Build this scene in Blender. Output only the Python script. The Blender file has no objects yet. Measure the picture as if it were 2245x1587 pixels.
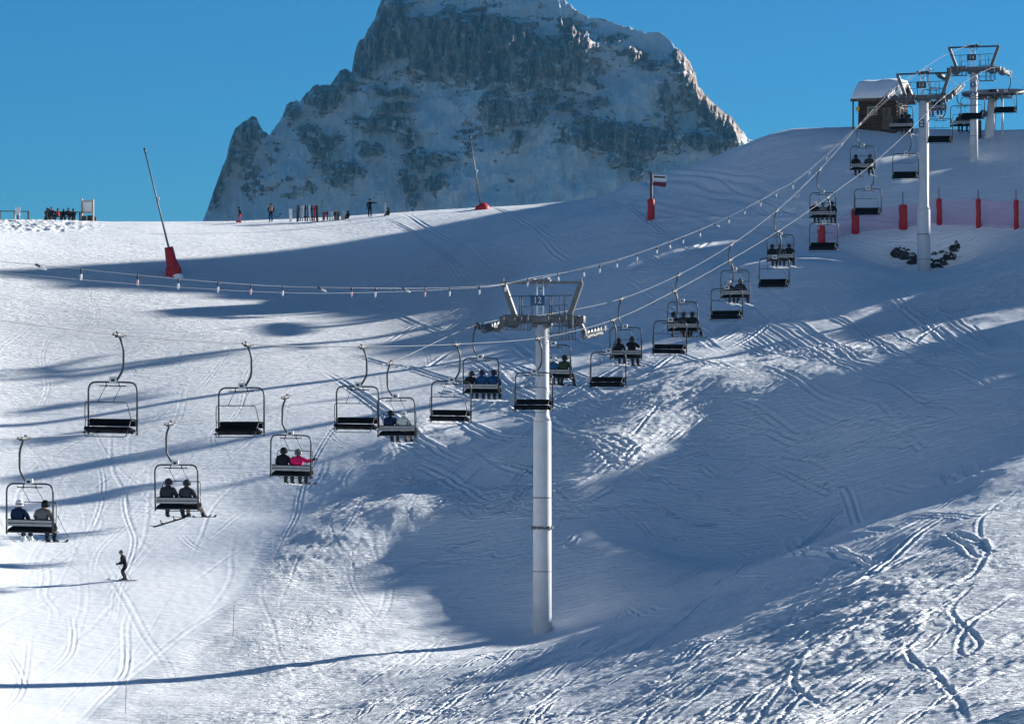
import bpy, bmesh, math, random
import numpy as np
from mathutils import Vector, Matrix, Quaternion

# ------------------------------------------------------------------ basics
random.seed(7)
SC = bpy.context.scene
COL = SC.collection
FPX, CX, CY = 7000.0, 1122.5, 793.5          # focal length / centre in photo pixels
RAD = math.radians
SUN_EL, SUN_AZ = 17.0, 60.0                  # degrees; azimuth right of +Y
SUN = Vector((math.cos(RAD(SUN_EL))*math.sin(RAD(SUN_AZ)), math.cos(RAD(SUN_EL))*math.cos(RAD(SUN_AZ)), math.sin(RAD(SUN_EL))))

def P(px, py, d):
    """world point at distance d (metres along +Y) seen at photo pixel px,py"""
    return Vector(((px-CX)*d/FPX, d, (CY-py)*d/FPX))

def tag(o, label=None, cat=None, group=None, kind=None):
    if label: o['label'] = label
    if cat: o['category'] = cat
    if group: o['group'] = group
    if kind: o['kind'] = kind
    return o

def empty(name, loc=(0,0,0), rz=0.0):
    o = bpy.data.objects.new(name, None)
    o.empty_display_size = 0.3
    o.location = loc; o.rotation_euler = (0, 0, rz)
    COL.objects.link(o)
    return o

# ------------------------------------------------------------------ numpy noise
def _hash(ix, iy, seed):
    h = (ix.astype(np.uint32)*np.uint32(374761393) + iy.astype(np.uint32)*np.uint32(668265263) + np.uint32((seed*974711 + 12345) & 0xffffffff))
    h = (h ^ (h >> np.uint32(13)))*np.uint32(1274126177)
    h = h ^ (h >> np.uint32(16))
    h = h*np.uint32(2246822519)
    return h ^ (h >> np.uint32(15))

def noise(x, y, seed=0):
    x = np.asarray(x, dtype=np.float64); y = np.asarray(y, dtype=np.float64)
    x0 = np.floor(x); y0 = np.floor(y)
    fx = x-x0; fy = y-y0
    ix = x0.astype(np.int64); iy = y0.astype(np.int64)
    ux = fx*fx*fx*(fx*(fx*6-15)+10); uy = fy*fy*fy*(fy*(fy*6-15)+10)
    def g(dx, dy):
        a = _hash((ix+dx), (iy+dy), seed).astype(np.float64)*(2*math.pi/4294967296.0)
        return np.cos(a)*(fx-dx)+np.sin(a)*(fy-dy)
    a = g(0,0); b = g(1,0); c = g(0,1); d = g(1,1)
    return ((a+(b-a)*ux)+((c+(d-c)*ux)-(a+(b-a)*ux))*uy)*1.5

def fbm(x, y, octv=4, seed=0, gain=0.5, lac=2.03):
    r = 0; a = 1.0
    for k in range(octv):
        r = r+a*noise(x, y, seed+k*17); x = x*lac+3.1; y = y*lac+1.7; a *= gain
    return r

def ridged(x, y, octv=4, seed=0, gain=0.5):
    r = 0; a = 1.0
    for k in range(octv):
        r = r+a*(1-2*np.abs(noise(x, y, seed+k*17))); x = x*2.07+3.1; y = y*2.07+1.7; a *= gain
    return r

def sstep(a, b, x):
    t = np.clip((x-a)/(b-a), 0, 1)
    return t*t*(3-2*t)

# ------------------------------------------------------------------ terrain
CTRL_PX = [
 (0,1587,138),(600,1587,137),(1150,1587,108),(1650,1587,96),(2245,1587,80),
 (0,1440,154),(275,1272,170),(0,1230,176),(600,1290,170),(620,1125,189),(760,1110,185),(480,1110,192),(0,1060,197),(300,1060,195),
 (0,900,216),(400,900,214),(0,720,240),(400,720,240),(0,590,258),(380,607,262),(700,640,262),(0,510,274),
 (300,496,284),(600,489,291),(850,477,292),(1060,457,296),(1290,440,298),
 (600,520,282),(600,580,271),(900,520,282),(900,600,266),(1100,520,278),(300,530,275),
 (900,760,236),(850,960,202),(850,1105,181),(1050,1050,187),(1000,900,210),(1187,1395,162.5),(900,1350,165),
 (1000,1200,176),(1290,1060,180),(1190,900,206),(1200,725,236),(1200,580,258),(1160,495,276),
 (1427,483,265),(1400,575,250),(1400,690,236),(1400,800,214),(1400,850,199),(1370,960,187),
 (1500,1235,172),(1400,1340,154),(1650,1000,186),(1760,1150,176),(1400,1190,171),(1600,860,194),(1640,785,212),(1700,1230,156),(1600,1350,131),(1400,1450,124),
 (1700,500,258),(1700,600,237),(1800,740,214),(1900,720,218),(1900,900,186),(1980,503,255),(2150,500,254),(1850,570,240),(2200,560,236),
 (2245,605,222),(2245,800,190),(2245,1000,158),(2245,1200,124),(1900,1150,148),(1900,1400,109),
 (1400,402,288),(1500,372,284),(1600,342,280),(1680,293,279),(1760,300,277),(1900,314,275),(2136,362,267),(2245,290,276),
 (2000,308,276),(2031,603,246),(2031,628,236),(1600,420,270),(1800,400,265),(1950,400,263),(1350,450,280)]
CTRL_W = [(-40,300,13),(-20,312,13.4),(0,318,15),(-40,340,12),(0,345,12),(20,300,18),(35,300,19.3),(50,300,19),(20,335,13),(50,335,14),
 (-42,172,-7),(-45,130,-13),(-50,215,1),(-50,260,10),(-65,300,13),
 (30,120,-8.5),(45,120,-12),(36,170,-3.5),(60,170,-8),(50,220,10),(75,220,0),(56,260,17),(80,260,8),(85,290,6),(30,90,-9),(50,90,-11),(95,190,-6),(30,55,-12),(0,55,-15),(-30,55,-16),(60,300,17),(80,330,8)]

def _tps():
    pts = []
    for px, py, d in CTRL_PX:
        p = P(px, py, d); pts.append((p.x, p.y, p.z))
    pts += CTRL_W
    A = np.array(pts, dtype=np.float64)
    xy = A[:, :2]/50.0; z = A[:, 2]
    n = len(A)
    d2 = ((xy[:, None]-xy[None])**2).sum(-1)
    K = 0.5*d2*np.log(d2+1e-12) + np.eye(n)*0.004
    Pm = np.hstack([np.ones((n,1)), xy])
    M = np.zeros((n+3, n+3)); M[:n,:n] = K; M[:n,n:] = Pm; M[n:,:n] = Pm.T
    sol = np.linalg.solve(M, np.concatenate([z, np.zeros(3)]))
    return xy, sol
TXY, TSOL = _tps()

def base_height(x, y):
    x = np.asarray(x, dtype=np.float64); y = np.asarray(y, dtype=np.float64)
    u = x/50.0; v = y/50.0
    r = TSOL[-3]+TSOL[-2]*u+TSOL[-1]*v
    for i in range(len(TXY)):
        d2 = (u-TXY[i,0])**2+(v-TXY[i,1])**2
        r = r+TSOL[i]*0.5*d2*np.log(d2+1e-12)
    return r
# ------------------------------------------------------------------ terrain detail
def blob(px, py, cx, cy, rx, ry, rot=0.0, soft=0.35):
    c, s = math.cos(RAD(rot)), math.sin(RAD(rot))
    dx = px-cx; dy = py-cy
    a = (dx*c+dy*s)/rx; b = (-dx*s+dy*c)/ry
    return 1-sstep(1-soft, 1+soft, np.sqrt(a*a+b*b))

def poly_y(px, pts):
    xs = [p[0] for p in pts]; ys = [p[1] for p in pts]
    return np.interp(px, xs, ys)

PISTE_EDGE = [(-400,1900),(150,1610),(300,1500),(430,1405),(520,1320),(570,1270),(610,1190),(700,1110),(790,1060),(820,1000),(900,930),(960,850),(1010,780),(1080,690),(1140,600),(1180,520)]

def seg_dist(x, y, pts):
    best = np.full(x.shape, 1e9)
    for (ax, ay), (bx, by) in zip(pts[:-1], pts[1:]):
        dx, dy = bx-ax, by-ay
        t = np.clip(((x-ax)*dx+(y-ay)*dy)/(dx*dx+dy*dy+1e-9), 0, 1)
        best = np.minimum(best, np.hypot(x-ax-t*dx, y-ay-t*dy))
    return best

def make_tracks():
    """ski tracks: (points, half width, depth)"""
    rnd = random.Random(21); out = []
    def px_path(pts, w, dep, pair=0.0, n=10):
        Q = [hit(a, b, fast=True) for a, b in pts]; Q = [(p.x, p.y) for p in Q]; sm = []
        for i in range(len(Q)-1):
            p0 = Q[max(i-1,0)]; p1 = Q[i]; p2 = Q[i+1]; p3 = Q[min(i+2,len(Q)-1)]
            for k in range(n):
                f = k/n; sm.append(tuple(p1[c]+0.5*f*((p2[c]-p0[c])+f*((2*p0[c]-5*p1[c]+4*p2[c]-p3[c])+f*(3*(p1[c]-p2[c])+p3[c]-p0[c]))) for c in (0,1)))
        sm.append(Q[-1]); out.append((sm, w, dep))
        if pair:
            o2 = []
            for i, p in enumerate(sm):
                q = sm[min(i+1,len(sm)-1)]; r = sm[max(i-1,0)]; dx, dy = q[0]-r[0], q[1]-r[1]; l = math.hypot(dx,dy)+1e-9
                o2.append((p[0]-dy/l*pair, p[1]+dx/l*pair))
            out.append((o2, w, dep))
    # turns that can be made out on the groomed piste
    for pts in ([(60,1390),(45,1500),(20,1545),(-10,1570)],[(0,1420),(35,1470),(45,1510),(15,1560)],[(150,1350),(156,1400),(140,1450),(60,1500)],[(268,1420),(272,1450),(255,1490),(150,1540)],[(300,1020),(268,1110),(290,1190),(265,1260),(225,1330)],
                [(390,1170),(420,1200),(470,1230)],[(210,1010),(222,1060),(212,1130),(175,1200)],[(285,780),(290,820),(340,850),(430,845)],[(520,730),(470,810),(420,870)],[(600,740),(540,820),(520,900),(440,990)],[(700,1020),(660,1080),(640,1150),(600,1230)],
                [(760,900),(700,980),(660,1060)],[(130,700),(90,780),(100,860),(60,930)],[(905,740),(935,790),(940,850)],[(250,560),(200,640),(210,700),(170,760)],[(640,560),(600,640),(560,700)]):
        px_path(pts, 0.07, 0.010, 0.22)
    for k in range(80):
        x = rnd.uniform(-20, 900); y = rnd.uniform(600, 1350); L = rnd.uniform(110, 420); am = rnd.uniform(20, 90); ph = rnd.uniform(0, 6); sl = rnd.uniform(-1.6, 0.5)
        pts = [(x+sl*L*t+am*math.sin(ph+t*rnd.uniform(3,4.2)), y+L*t*0.8) for t in (0,.2,.4,.6,.8,1)]
        px_path(pts, rnd.uniform(0.05,0.11), rnd.uniform(0.003,0.010), rnd.choice((0,0,0.25,0.4)))
    # traverses and turns over the shaded slope
    for k in range(240):
        x = rnd.uniform(1000, 2230); y = rnd.uniform(500, 1250); L = rnd.uniform(80, 330); sl = rnd.choice((0.25,-0.15,0.5,-0.5,-0.3,0.1)); am = rnd.uniform(3, 26); ph = rnd.uniform(0, 6)
        if y < 620 and x > 1850: continue
        pts = [(x-L*t, y+sl*L*t+am*math.sin(ph+t*4)) for t in (0,.2,.4,.6,.8,1)]
        px_path(pts, rnd.uniform(0.07,0.15), rnd.uniform(0.03,0.085), rnd.choice((0,0.4,0.45,0.3)))
    # deep turns in the near bank
    for pts in ([(2130,1290),(2010,1400),(1990,1450),(2060,1500),(2110,1560),(2120,1600)],[(2130,1290),(2085,1350),(2140,1400),(2130,1440),(1990,1470)],[(1800,1390),(1740,1480),(1760,1530),(1850,1560)],[(1740,1480),(1680,1560),(1650,1600)],[(1560,1480),(1430,1560),(1400,1600)],
                [(2245,1060),(2150,1150),(2160,1230),(2060,1300),(1900,1360),(1850,1440)],[(2245,1180),(2000,1300),(1800,1360),(1600,1440)],[(2245,1300),(2120,1380),(2100,1460)],[(2040,1240),(1900,1290),(1700,1390),(1500,1450)],[(1620,1480),(1500,1500),(1300,1530)]):
        px_path(pts, 0.085, 0.036, 0)
    for k in range(230):
        x = rnd.uniform(900, 2245); lo = float(poly_y(x, [(900,1370),(1290,1390),(1700,1250),(2245,1000)])); y = rnd.uniform(lo, 1587); L = rnd.uniform(80, 360); sl = rnd.uniform(0.15, 0.62); am = rnd.uniform(2, 16); ph = rnd.uniform(0, 6)
        pts = [(x-L*t, y+sl*L*t+am*math.sin(ph+t*4)) for t in (0,.2,.4,.6,.8,1)]
        px_path(pts, rnd.uniform(0.045,0.10), rnd.uniform(0.012,0.045), rnd.choice((0,0.3,0)))
    return out

def carve(Xg, Yg, Zg, rows, T):
    for pts, w, dep in make_tracks():
        ys = [p[1] for p in pts]; xs = [p[0] for p in pts]; R = 4*w
        r0 = np.searchsorted(rows, min(ys)-R); r1 = np.searchsorted(rows, max(ys)+R)
        ts = [p[0]/p[1] for p in pts]; e = R/max(min(ys),1)
        c0 = np.searchsorted(T, min(ts)-e); c1 = np.searchsorted(T, max(ts)+e)
        if r1-r0 < 2 or c1-c0 < 2: continue
        best = np.full((r1-r0, c1-c0), 9.0); wt = np.zeros((r1-r0, c1-c0)); ns = len(pts)-1
        for si, ((ax, ay), (bx, by)) in enumerate(zip(pts[:-1], pts[1:])):
            fw = min(1.0, 3.2*min((si+0.5)/ns, 1-(si+0.5)/ns))
            a0 = max(np.searchsorted(rows, min(ay,by)-R)-r0, 0); a1 = np.searchsorted(rows, max(ay,by)+R)-r0
            ta, tb = ax/ay, bx/by; e2 = R/min(ay,by)
            b0 = max(np.searchsorted(T, min(ta,tb)-e2)-c0, 0); b1 = np.searchsorted(T, max(ta,tb)+e2)-c0
            if a1 <= a0 or b1 <= b0: continue
            x = Xg[r0+a0:r0+a1, c0+b0:c0+b1]; y = Yg[r0+a0:r0+a1, c0+b0:c0+b1]
            dx, dy = bx-ax, by-ay
            t = np.clip(((x-ax)*dx+(y-ay)*dy)/(dx*dx+dy*dy+1e-9), 0, 1)
            bb = best[a0:a1, b0:b1]; ww = wt[a0:a1, b0:b1]; dd = np.hypot(x-ax-t*dx, y-ay-t*dy); mm = dd < bb
            bb[mm] = dd[mm]; ww[mm] = fw
        Zg[r0:r1, c0:c1] += wt*(-dep*np.exp(-(best/w)**2)+0.6*dep*np.exp(-((best-1.9*w)/(0.75*w))**2))

def piste_mask(px, py):
    xs = [p[0] for p in PISTE_EDGE]; ys = [p[1] for p in PISTE_EDGE]
    # positive on the groomed left side: compare px to the edge at that height
    ex = np.interp(-py, [-b for b in ys], xs)
    return 1-sstep(-35, 35, px-ex)

def detail(x, y, z0):
    px = CX+FPX*x/y; py = CY-FPX*z0/y
    pm = piste_mask(px, py)
    h = np.zeros_like(x)
    # broad wind-shaped swells
    h += (1-pm)*0.16*fbm(x/9.0, y/9.0, 3, 5)
    h += pm*0.05*fbm(x/7.0, y/7.0, 2, 9)
    # rough tracked powder: near bank, streaky band across the slope, tower foot
    near = sstep(0, 260, py-poly_y(px, [(-200,1640),(300,1500),(700,1330),(1000,1330),(1250,1360),(1500,1280),(1800,1150),(2245,960),(2600,850)]))
    near = near*(1-pm)
    band = np.maximum.reduce([blob(px,py,1500,835,330,60,-8,0.5), blob(px,py,2020,700,330,50,-18,0.5), blob(px,py,1330,960,260,60,-12,0.5),
                              blob(px,py,1150,860,150,50,0,0.6), blob(px,py,800,1080,160,60,-15,0.5), blob(px,py,1000,1110,300,30,-6,0.6), blob(px,py,700,1230,140,80,0,0.6),
                              blob(px,py,900,960,90,50,-20,0.6), blob(px,py,640,1400,150,60,-20,.6)])*(1-0.7*pm)
    rough = np.clip(near+0.75*band, 0, 1)
    xa = 0.80*x+0.60*y; ya = -0.60*x+0.80*y            # along / across the wind and ski direction
    xa = xa+1.2*noise(x/7, y/7, 3); ya = ya+0.5*noise(x/5, y/5, 4)
    w1 = noise(xa/5.5, ya/2.2, 21)
    rg = ridged(xa/4.0, ya/1.35, 3, 31)
    pat = 0.45+0.75*sstep(-0.5, 0.5, fbm(x/8, y/8, 2, 71))
    h += rough*pat*(0.14*w1 + 0.07*rg + 0.045*noise(xa/1.3, ya/0.5, 41)+0.03*noise(x/0.36, y/0.36, 43))
    soft = (1-pm)*(1-rough)
    h += soft*(0.018*fbm(x/1.4, y/2.2, 3, 51)+0.02*rg*sstep(0.1,0.6,noise(x/11,y/11,87)))
    h += 0.006*noise(x/0.5, y/0.5, 61)*(0.4+pm)
    # track edge lips crossing the right hill
    lip = np.exp(-((py-poly_y(px,[(1400,487),(1500,478),(1760,480),(1900,489),(2100,492),(2300,506)]))/3.5)**2)*sstep(1380,1440,px)
    h += lip*0.14*(0.7+0.6*noise(x/1.3,y/1.3,66))
    # wind ripples on the right hill under the sign
    rip = blob(px,py,1560,430,220,60,8,0.5)
    h += rip*0.075*(0.4+0.9*np.clip(noise(px/90,py/22,6)+0.4,0,1.3))*np.sin(2*math.pi*(py-0.18*px+16*noise(px/110,py/35,5))/23.0)
    tm = blob(px, py, 70, 494, 130, 15, 0, 0.5)
    h = h+tm*(0.12*ridged(x/1.3, y/1.3, 3, 19)+0.08*noise(x/0.5, y/0.5, 29))
    # clods thrown up at the very front, lower right
    for cx, cy, rx, hh in ((1930,1583,40,0.20),(2010,1580,55,0.30),(2090,1574,45,0.42),(2150,1582,40,0.30),(2215,1566,60,0.55),(2280,1570,60,0.5),(1985,1586,26,0.3)):
        dd = 79.5; wx0 = (cx-CX)*dd/FPX; r = rx*dd/FPX
        q = ((x-wx0)/r)**2+((y-dd)/(r*1.1))**2
        h = h+0.6*hh*np.exp(-q)*(1+0.15*noise(x/0.3, y/0.3, 13))
    # berm at the piste edge
    return h, rough, pm

SHADE_RIDGE_S = [0, 140, 140.6, 144, 147, 150.4, 152, 154.2, 157.5, 159.5, 160.3, 180, 183, 190, 196, 199.2, 199.4, 200.6, 200.8, 203, 207, 211, 211.2, 212.8, 213, 217.5, 219.5, 221.3, 223.9, 228, 232, 236, 240, 244, 249.5, 251, 253, 256, 258, 400]
SHADE_RIDGE_H = [-60, -60, 9.9, 11.6, 12.6, 14.3, 14.9, 15.9, 16.6, 17.2, -60, -60, 21.7, 25, 27.8, 29.0, 26, 26, 29, 30.1, 32.0, 33.2, 31.7, 31.7, 33.6, 34.7, 36.6, 37.5, 38.6, 39.5, 42, 46, 50.5, 55, 59.5, 52, 45, 37, -60, -60]  # crest heights of an added, unseen ridge, set by where its shade should end
SHADOW_SPIKES = [(178,0.2,25.5),(186.5,0.35,30.0),(193.3,0.2,29.4)]  # invented narrow spikes, unseen, added to throw streak shadows across the piste
def shade_ridge(x, y):
    """unseen ridge added to the right, its profile shaped to cast shade on the slope"""
    sx, sy = math.sin(RAD(SUN_AZ)), math.cos(RAD(SUN_AZ))
    s = -sy*x+sx*y; r = sx*x+sy*y
    r0 = 105.6+0.805*(s-130)+43
    h = np.interp(s, SHADE_RIDGE_S, SHADE_RIDGE_H)
    for c, w, hh in SHADOW_SPIKES: h = np.maximum(h, hh-15.0*np.maximum(np.abs(s-c)-w, 0))
    h = h+(0.35+1.1*sstep(228,236,s))*noise(s/2.2, r/9, 91)
    a = np.abs(r-r0)
    return h-1.25*a

HOLLOW = (32.2, 249.6)
def ground(x, y, full=True):
    x = np.asarray(x, dtype=np.float64); y = np.asarray(y, dtype=np.float64)
    z = base_height(x, y)
    # melt hollow round the foot of the second tower
    d = np.hypot((x-HOLLOW[0])/4.8, (y-HOLLOW[1]-1.3)/2.9)
    z = z-1.5*np.exp(-(d*d)**2.2)
    z = np.maximum(z, shade_ridge(x, y))
    far = sstep(375, 480, y)
    z = z*(1-far)+(-70)*far - 0.0
    if full:
        h, rough, pm = detail(x, y, z)
        z = z+h*(1-far)
    return z

def hit(px, py, dmin=62.0, dmax=330.0, fast=False):
    """first point of the ground met by the ray through a photo pixel"""
    d = np.arange(dmin, dmax, 1.0 if fast else 0.25)
    x = (px-CX)*d/FPX; zr = (CY-py)*d/FPX
    g = ground(x, d, not fast)
    below = np.nonzero(zr <= g)[0]
    k = below[0] if len(below) else int(np.argmin(zr-g))
    return Vector((x[k], d[k], g[k]))

def gz(x, y):
    return float(ground(np.array([x]), np.array([y]))[0])

# ------------------------------------------------------------------ materials
def new_mat(name, rgb=(0.5,0.5,0.5), rough=0.6, metal=0.0, spec=0.3, var=0.0, vscale=8.0, bump=0.0, bscale=40.0):
    m = bpy.data.materials.new(name); m.use_nodes = True
    nt = m.node_tree; b = nt.nodes['Principled BSDF']
    b.inputs['Base Color'].default_value = (*rgb, 1)
    b.inputs['Roughness'].default_value = rough
    b.inputs['Metallic'].default_value = metal
    b.inputs['Specular IOR Level'].default_value = spec
    tc = nt.nodes.new('ShaderNodeTexCoord')
    if var > 0:
        n = nt.nodes.new('ShaderNodeTexNoise'); n.inputs['Scale'].default_value = vscale; n.inputs['Detail'].default_value = 5
        nt.links.new(tc.outputs['Object'], n.inputs['Vector'])
        r = nt.nodes.new('ShaderNodeValToRGB')
        r.color_ramp.elements[0].position = 0.3; r.color_ramp.elements[1].position = 0.7
        r.color_ramp.elements[0].color = (*[c*(1-var) for c in rgb], 1)
        r.color_ramp.elements[1].color = (*[min(1, c*(1+var)) for c in rgb], 1)
        nt.links.new(n.outputs['Fac'], r.inputs['Fac']); nt.links.new(r.outputs['Color'], b.inputs['Base Color'])
    if bump > 0:
        n2 = nt.nodes.new('ShaderNodeTexNoise'); n2.inputs['Scale'].default_value = bscale; n2.inputs['Detail'].default_value = 4
        nt.links.new(tc.outputs['Object'], n2.inputs['Vector'])
        bp = nt.nodes.new('ShaderNodeBump'); bp.inputs['Strength'].default_value = bump; bp.inputs['Distance'].default_value = 0.02
        nt.links.new(n2.outputs['Fac'], bp.inputs['Height']); nt.links.new(bp.outputs['Normal'], b.inputs['Normal'])
    return m

def snow_material():
    m = bpy.data.materials.new('snow'); m.use_nodes = True
    nt = m.node_tree; N = nt.nodes; L = nt.links
    b = N['Principled BSDF']
    b.inputs['Roughness'].default_value = 0.75
    b.inputs['Specular IOR Level'].default_value = 0.12
    geo = N.new('ShaderNodeNewGeometry')
    at = N.new('ShaderNodeAttribute'); at.attribute_name = 'rough'
    ap = N.new('ShaderNodeAttribute'); ap.attribute_name = 'scratch'
    def nz(scale, detail, vec, dist=0.0):
        n = N.new('ShaderNodeTexNoise'); n.inputs['Scale'].default_value = scale; n.inputs['Detail'].default_value = detail
        n.inputs['Distortion'].default_value = dist; L.new(vec, n.inputs['Vector']); return n.outputs['Fac']
    def mapping(rot, sc):
        mp = N.new('ShaderNodeMapping'); mp.inputs['Rotation'].default_value = (0,0,RAD(rot)); mp.inputs['Scale'].default_value = sc
        L.new(geo.outputs['Position'], mp.inputs['Vector']); return mp.outputs['Vector']
    def math2(op, a, c):
        n = N.new('ShaderNodeMath'); n.operation = op
        for k, v in enumerate((a, c)):
            if isinstance(v, (int, float)): n.inputs[k].default_value = v
            else: L.new(v, n.inputs[k])
        return n.outputs[0]
    pos = geo.outputs['Position']
    fine = nz(3.2, 5, pos, 0.4)
    s1 = nz(1.0, 3, mapping(28, (0.5, 5.0, 1.0)), 0.6)      # skied scratches in three directions
    s2 = nz(1.0, 3, mapping(-52, (0.45, 6.0, 1.0)), 0.5)
    s3 = nz(1.0, 3, mapping(80, (0.4, 5.0, 1.0)), 0.8)
    def crease(v):                                              # thin creases out of a noise
        a = math2('SUBTRACT', v, 0.5); a = math2('ABSOLUTE', a, 0.0)
        a = math2('MULTIPLY', a, 9.0); n = N.new('ShaderNodeClamp'); L.new(a, n.inputs[0]); return n.outputs[0]
    tr = math2('ADD', crease(s1), math2('ADD', crease(s2), crease(s3)))
    h_p = math2('ADD', math2('MULTIPLY', tr, 0.022), math2('MULTIPLY', fine, 0.034))
    chop = nz(2.1, 6, pos, 1.2)
    st = nz(1.0, 8, mapping(-37, (0.8, 4.2, 1.0)), 0.7)
    st2 = nz(1.0, 6, mapping(-20, (0.30, 1.9, 1.0)), 0.9)
    h_p = math2('ADD', h_p, math2('MULTIPLY', st2, 0.10))
    h_r = math2('ADD', math2('MULTIPLY', chop, 0.20), math2('MULTIPLY', st, 0.36))
    h = math2('ADD', math2('MULTIPLY', h_p, ap.outputs['Fac']), math2('MULTIPLY', h_r, at.outputs['Fac']))
    bp = N.new('ShaderNodeBump'); bp.inputs['Strength'].default_value = 1.0; bp.inputs['Distance'].default_value = 1.0
    L.new(h, bp.inputs['Height']); L.new(bp.outputs['Normal'], b.inputs['Normal'])
    mix = N.new('ShaderNodeValToRGB')
    mix.color_ramp.elements[0].color = (0.90,0.92,0.94,1); mix.color_ramp.elements[1].color = (0.95,0.955,0.96,1)
    L.new(nz(0.35, 4, pos), mix.inputs['Fac']); L.new(mix.outputs['Color'], b.inputs['Base Color'])
    return m

def grid_mesh(name, V, nr, nc, attrs=None):
    me = bpy.data.meshes.new(name)
    me.vertices.add(len(V)); me.vertices.foreach_set('co', V.astype(np.float32).ravel())
    i = np.arange((nr-1)*(nc-1)); r = i//(nc-1); c = i % (nc-1)
    a = r*nc+c
    q = np.stack([a, a+1, a+nc+1, a+nc], 1).astype(np.int32)
    me.loops.add(q.size); me.loops.foreach_set('vertex_index', q.ravel())
    me.polygons.add(len(q)); me.polygons.foreach_set('loop_start', np.arange(0, q.size, 4, dtype=np.int32))
    me.polygons.foreach_set('use_smooth', np.ones(len(q), dtype=bool))
    for k, v in (attrs or {}).items():
        at = me.attributes.new(k, 'FLOAT', 'POINT'); at.data.foreach_set('value', v.astype(np.float32).ravel())
    me.update(calc_edges=True)
    return me

M_SNOW = snow_material()

def build_terrain():
    inner = np.arange(-70, 2316, 2.3)
    left = -70-np.cumsum(np.geomspace(4, 700, 45))[::-1]
    mid = np.arange(2326, 3500, 11.0)
    right = np.concatenate([mid, 3500+np.cumsum(np.geomspace(12, 800, 30))])
    cols = np.concatenate([left, inner, right])
    rows = [20]
    while rows[-1] < 330:
        d = rows[-1]
        rows.append(d+(2.0 if d < 66 else 0.16 if d < 130 else 0.20 if d < 300 else 0.6))
    while rows[-1] < 520: rows.append(rows[-1]*1.04+0.5)
    rows = np.array(rows)
    T = (cols-CX)/FPX
    Xg = rows[:, None]*T[None]; Yg = np.repeat(rows[:, None], len(cols), 1)
    x = Xg.ravel(); y = Yg.ravel()
    z = np.empty_like(x); rg = np.zeros_like(x); pm = np.zeros_like(x)
    for k in range(0, len(x), 200000):
        s = slice(k, k+200000)
        z[s] = ground(x[s], y[s])
        z0 = z[s]; _, rg[s], pm[s] = detail(x[s], y[s], z0)
    zg = z.reshape(Xg.shape); carve(Xg, Yg, zg, rows, T)
    me = grid_mesh('snow_ground', np.stack([x, y, z], 1), len(rows), len(cols), {'rough': rg, 'scratch': 1-0.75*pm*sstep(900, 1250, CY-FPX*z/y)+1.3*pm*(1-sstep(640, 960, CY-FPX*z/y))*sstep(520, 600, CY-FPX*z/y)})
    o = bpy.data.objects.new('snow_ground', me); COL.objects.link(o); me.materials.append(M_SNOW)
    tag(o, kind='structure')
    # unseen slope behind the camera, added to bounce sunlight into the shaded snow
    gx, gy = np.meshgrid(np.linspace(-1900, 1900, 120), np.linspace(-1400, -130, 60))
    up = -130-gy
    gh = -30+0.43*up*sstep(0, 300, up)+0.03*np.abs(gx)+35*fbm(gx/300, gy/300, 4, 13)*sstep(50, 400, up)
    me = grid_mesh('bounce_slope', np.stack([gx.ravel(), gy.ravel(), gh.ravel()], 1), 60, 120, {'rough': np.zeros(gx.size), 'scratch': np.ones(gx.size)})
    m = bpy.data.materials.new('bounce_slope_patches'); m.use_nodes = True; nt = m.node_tree; b = nt.nodes['Principled BSDF']; b.inputs['Roughness'].default_value = 0.9  # dark and snowy patches mixed to set how much fill light bounces back
    n = nt.nodes.new('ShaderNodeTexNoise'); n.inputs['Scale'].default_value = 0.03; n.inputs['Detail'].default_value = 6
    r = nt.nodes.new('ShaderNodeValToRGB'); r.color_ramp.elements[0].position = 0.45; r.color_ramp.elements[1].position = 0.55
    r.color_ramp.elements[0].color = (0.04,0.055,0.045,1); r.color_ramp.elements[1].color = (0.80,0.90,0.96,1)
    g = nt.nodes.new('ShaderNodeNewGeometry'); nt.links.new(g.outputs['Position'], n.inputs['Vector']); nt.links.new(n.outputs['Fac'], r.inputs['Fac']); nt.links.new(r.outputs['Color'], b.inputs['Base Color'])
    v = bpy.data.objects.new('bounce_slope', me); COL.objects.link(v); me.materials.append(m); tag(v, kind='structure')
    # unseen valley between slope and peak; patch tones chosen for bounce onto the peak
    m = bpy.data.materials.new('valley_bounce_patches'); m.use_nodes = True; nt = m.node_tree; b = nt.nodes['Principled BSDF']; b.inputs['Roughness'].default_value = 0.9
    n = nt.nodes.new('ShaderNodeTexNoise'); n.inputs['Scale'].default_value = 0.02; n.inputs['Detail'].default_value = 6
    r = nt.nodes.new('ShaderNodeValToRGB'); r.color_ramp.elements[0].position = 0.45; r.color_ramp.elements[1].position = 0.62
    r.color_ramp.elements[0].color = (0.02,0.035,0.025,1); r.color_ramp.elements[1].color = (0.55,0.58,0.61,1)
    g = nt.nodes.new('ShaderNodeNewGeometry'); nt.links.new(g.outputs['Position'], n.inputs['Vector']); nt.links.new(n.outputs['Fac'], r.inputs['Fac']); nt.links.new(r.outputs['Color'], b.inputs['Base Color'])
    gx, gy = np.meshgrid(np.linspace(-4200, 4200, 140), np.linspace(505, 4400, 90))
    gz_ = -74+8*fbm(gx/400, gy/400, 3, 3)*sstep(520, 800, gy)
    me = grid_mesh('valley_floor', np.stack([gx.ravel(), gy.ravel(), gz_.ravel()-(gy.ravel() < 560)*6], 1), 90, 140)
    v = bpy.data.objects.new('valley_floor', me); COL.objects.link(v); me.materials.append(m); tag(v, kind='structure')
    return o
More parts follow.
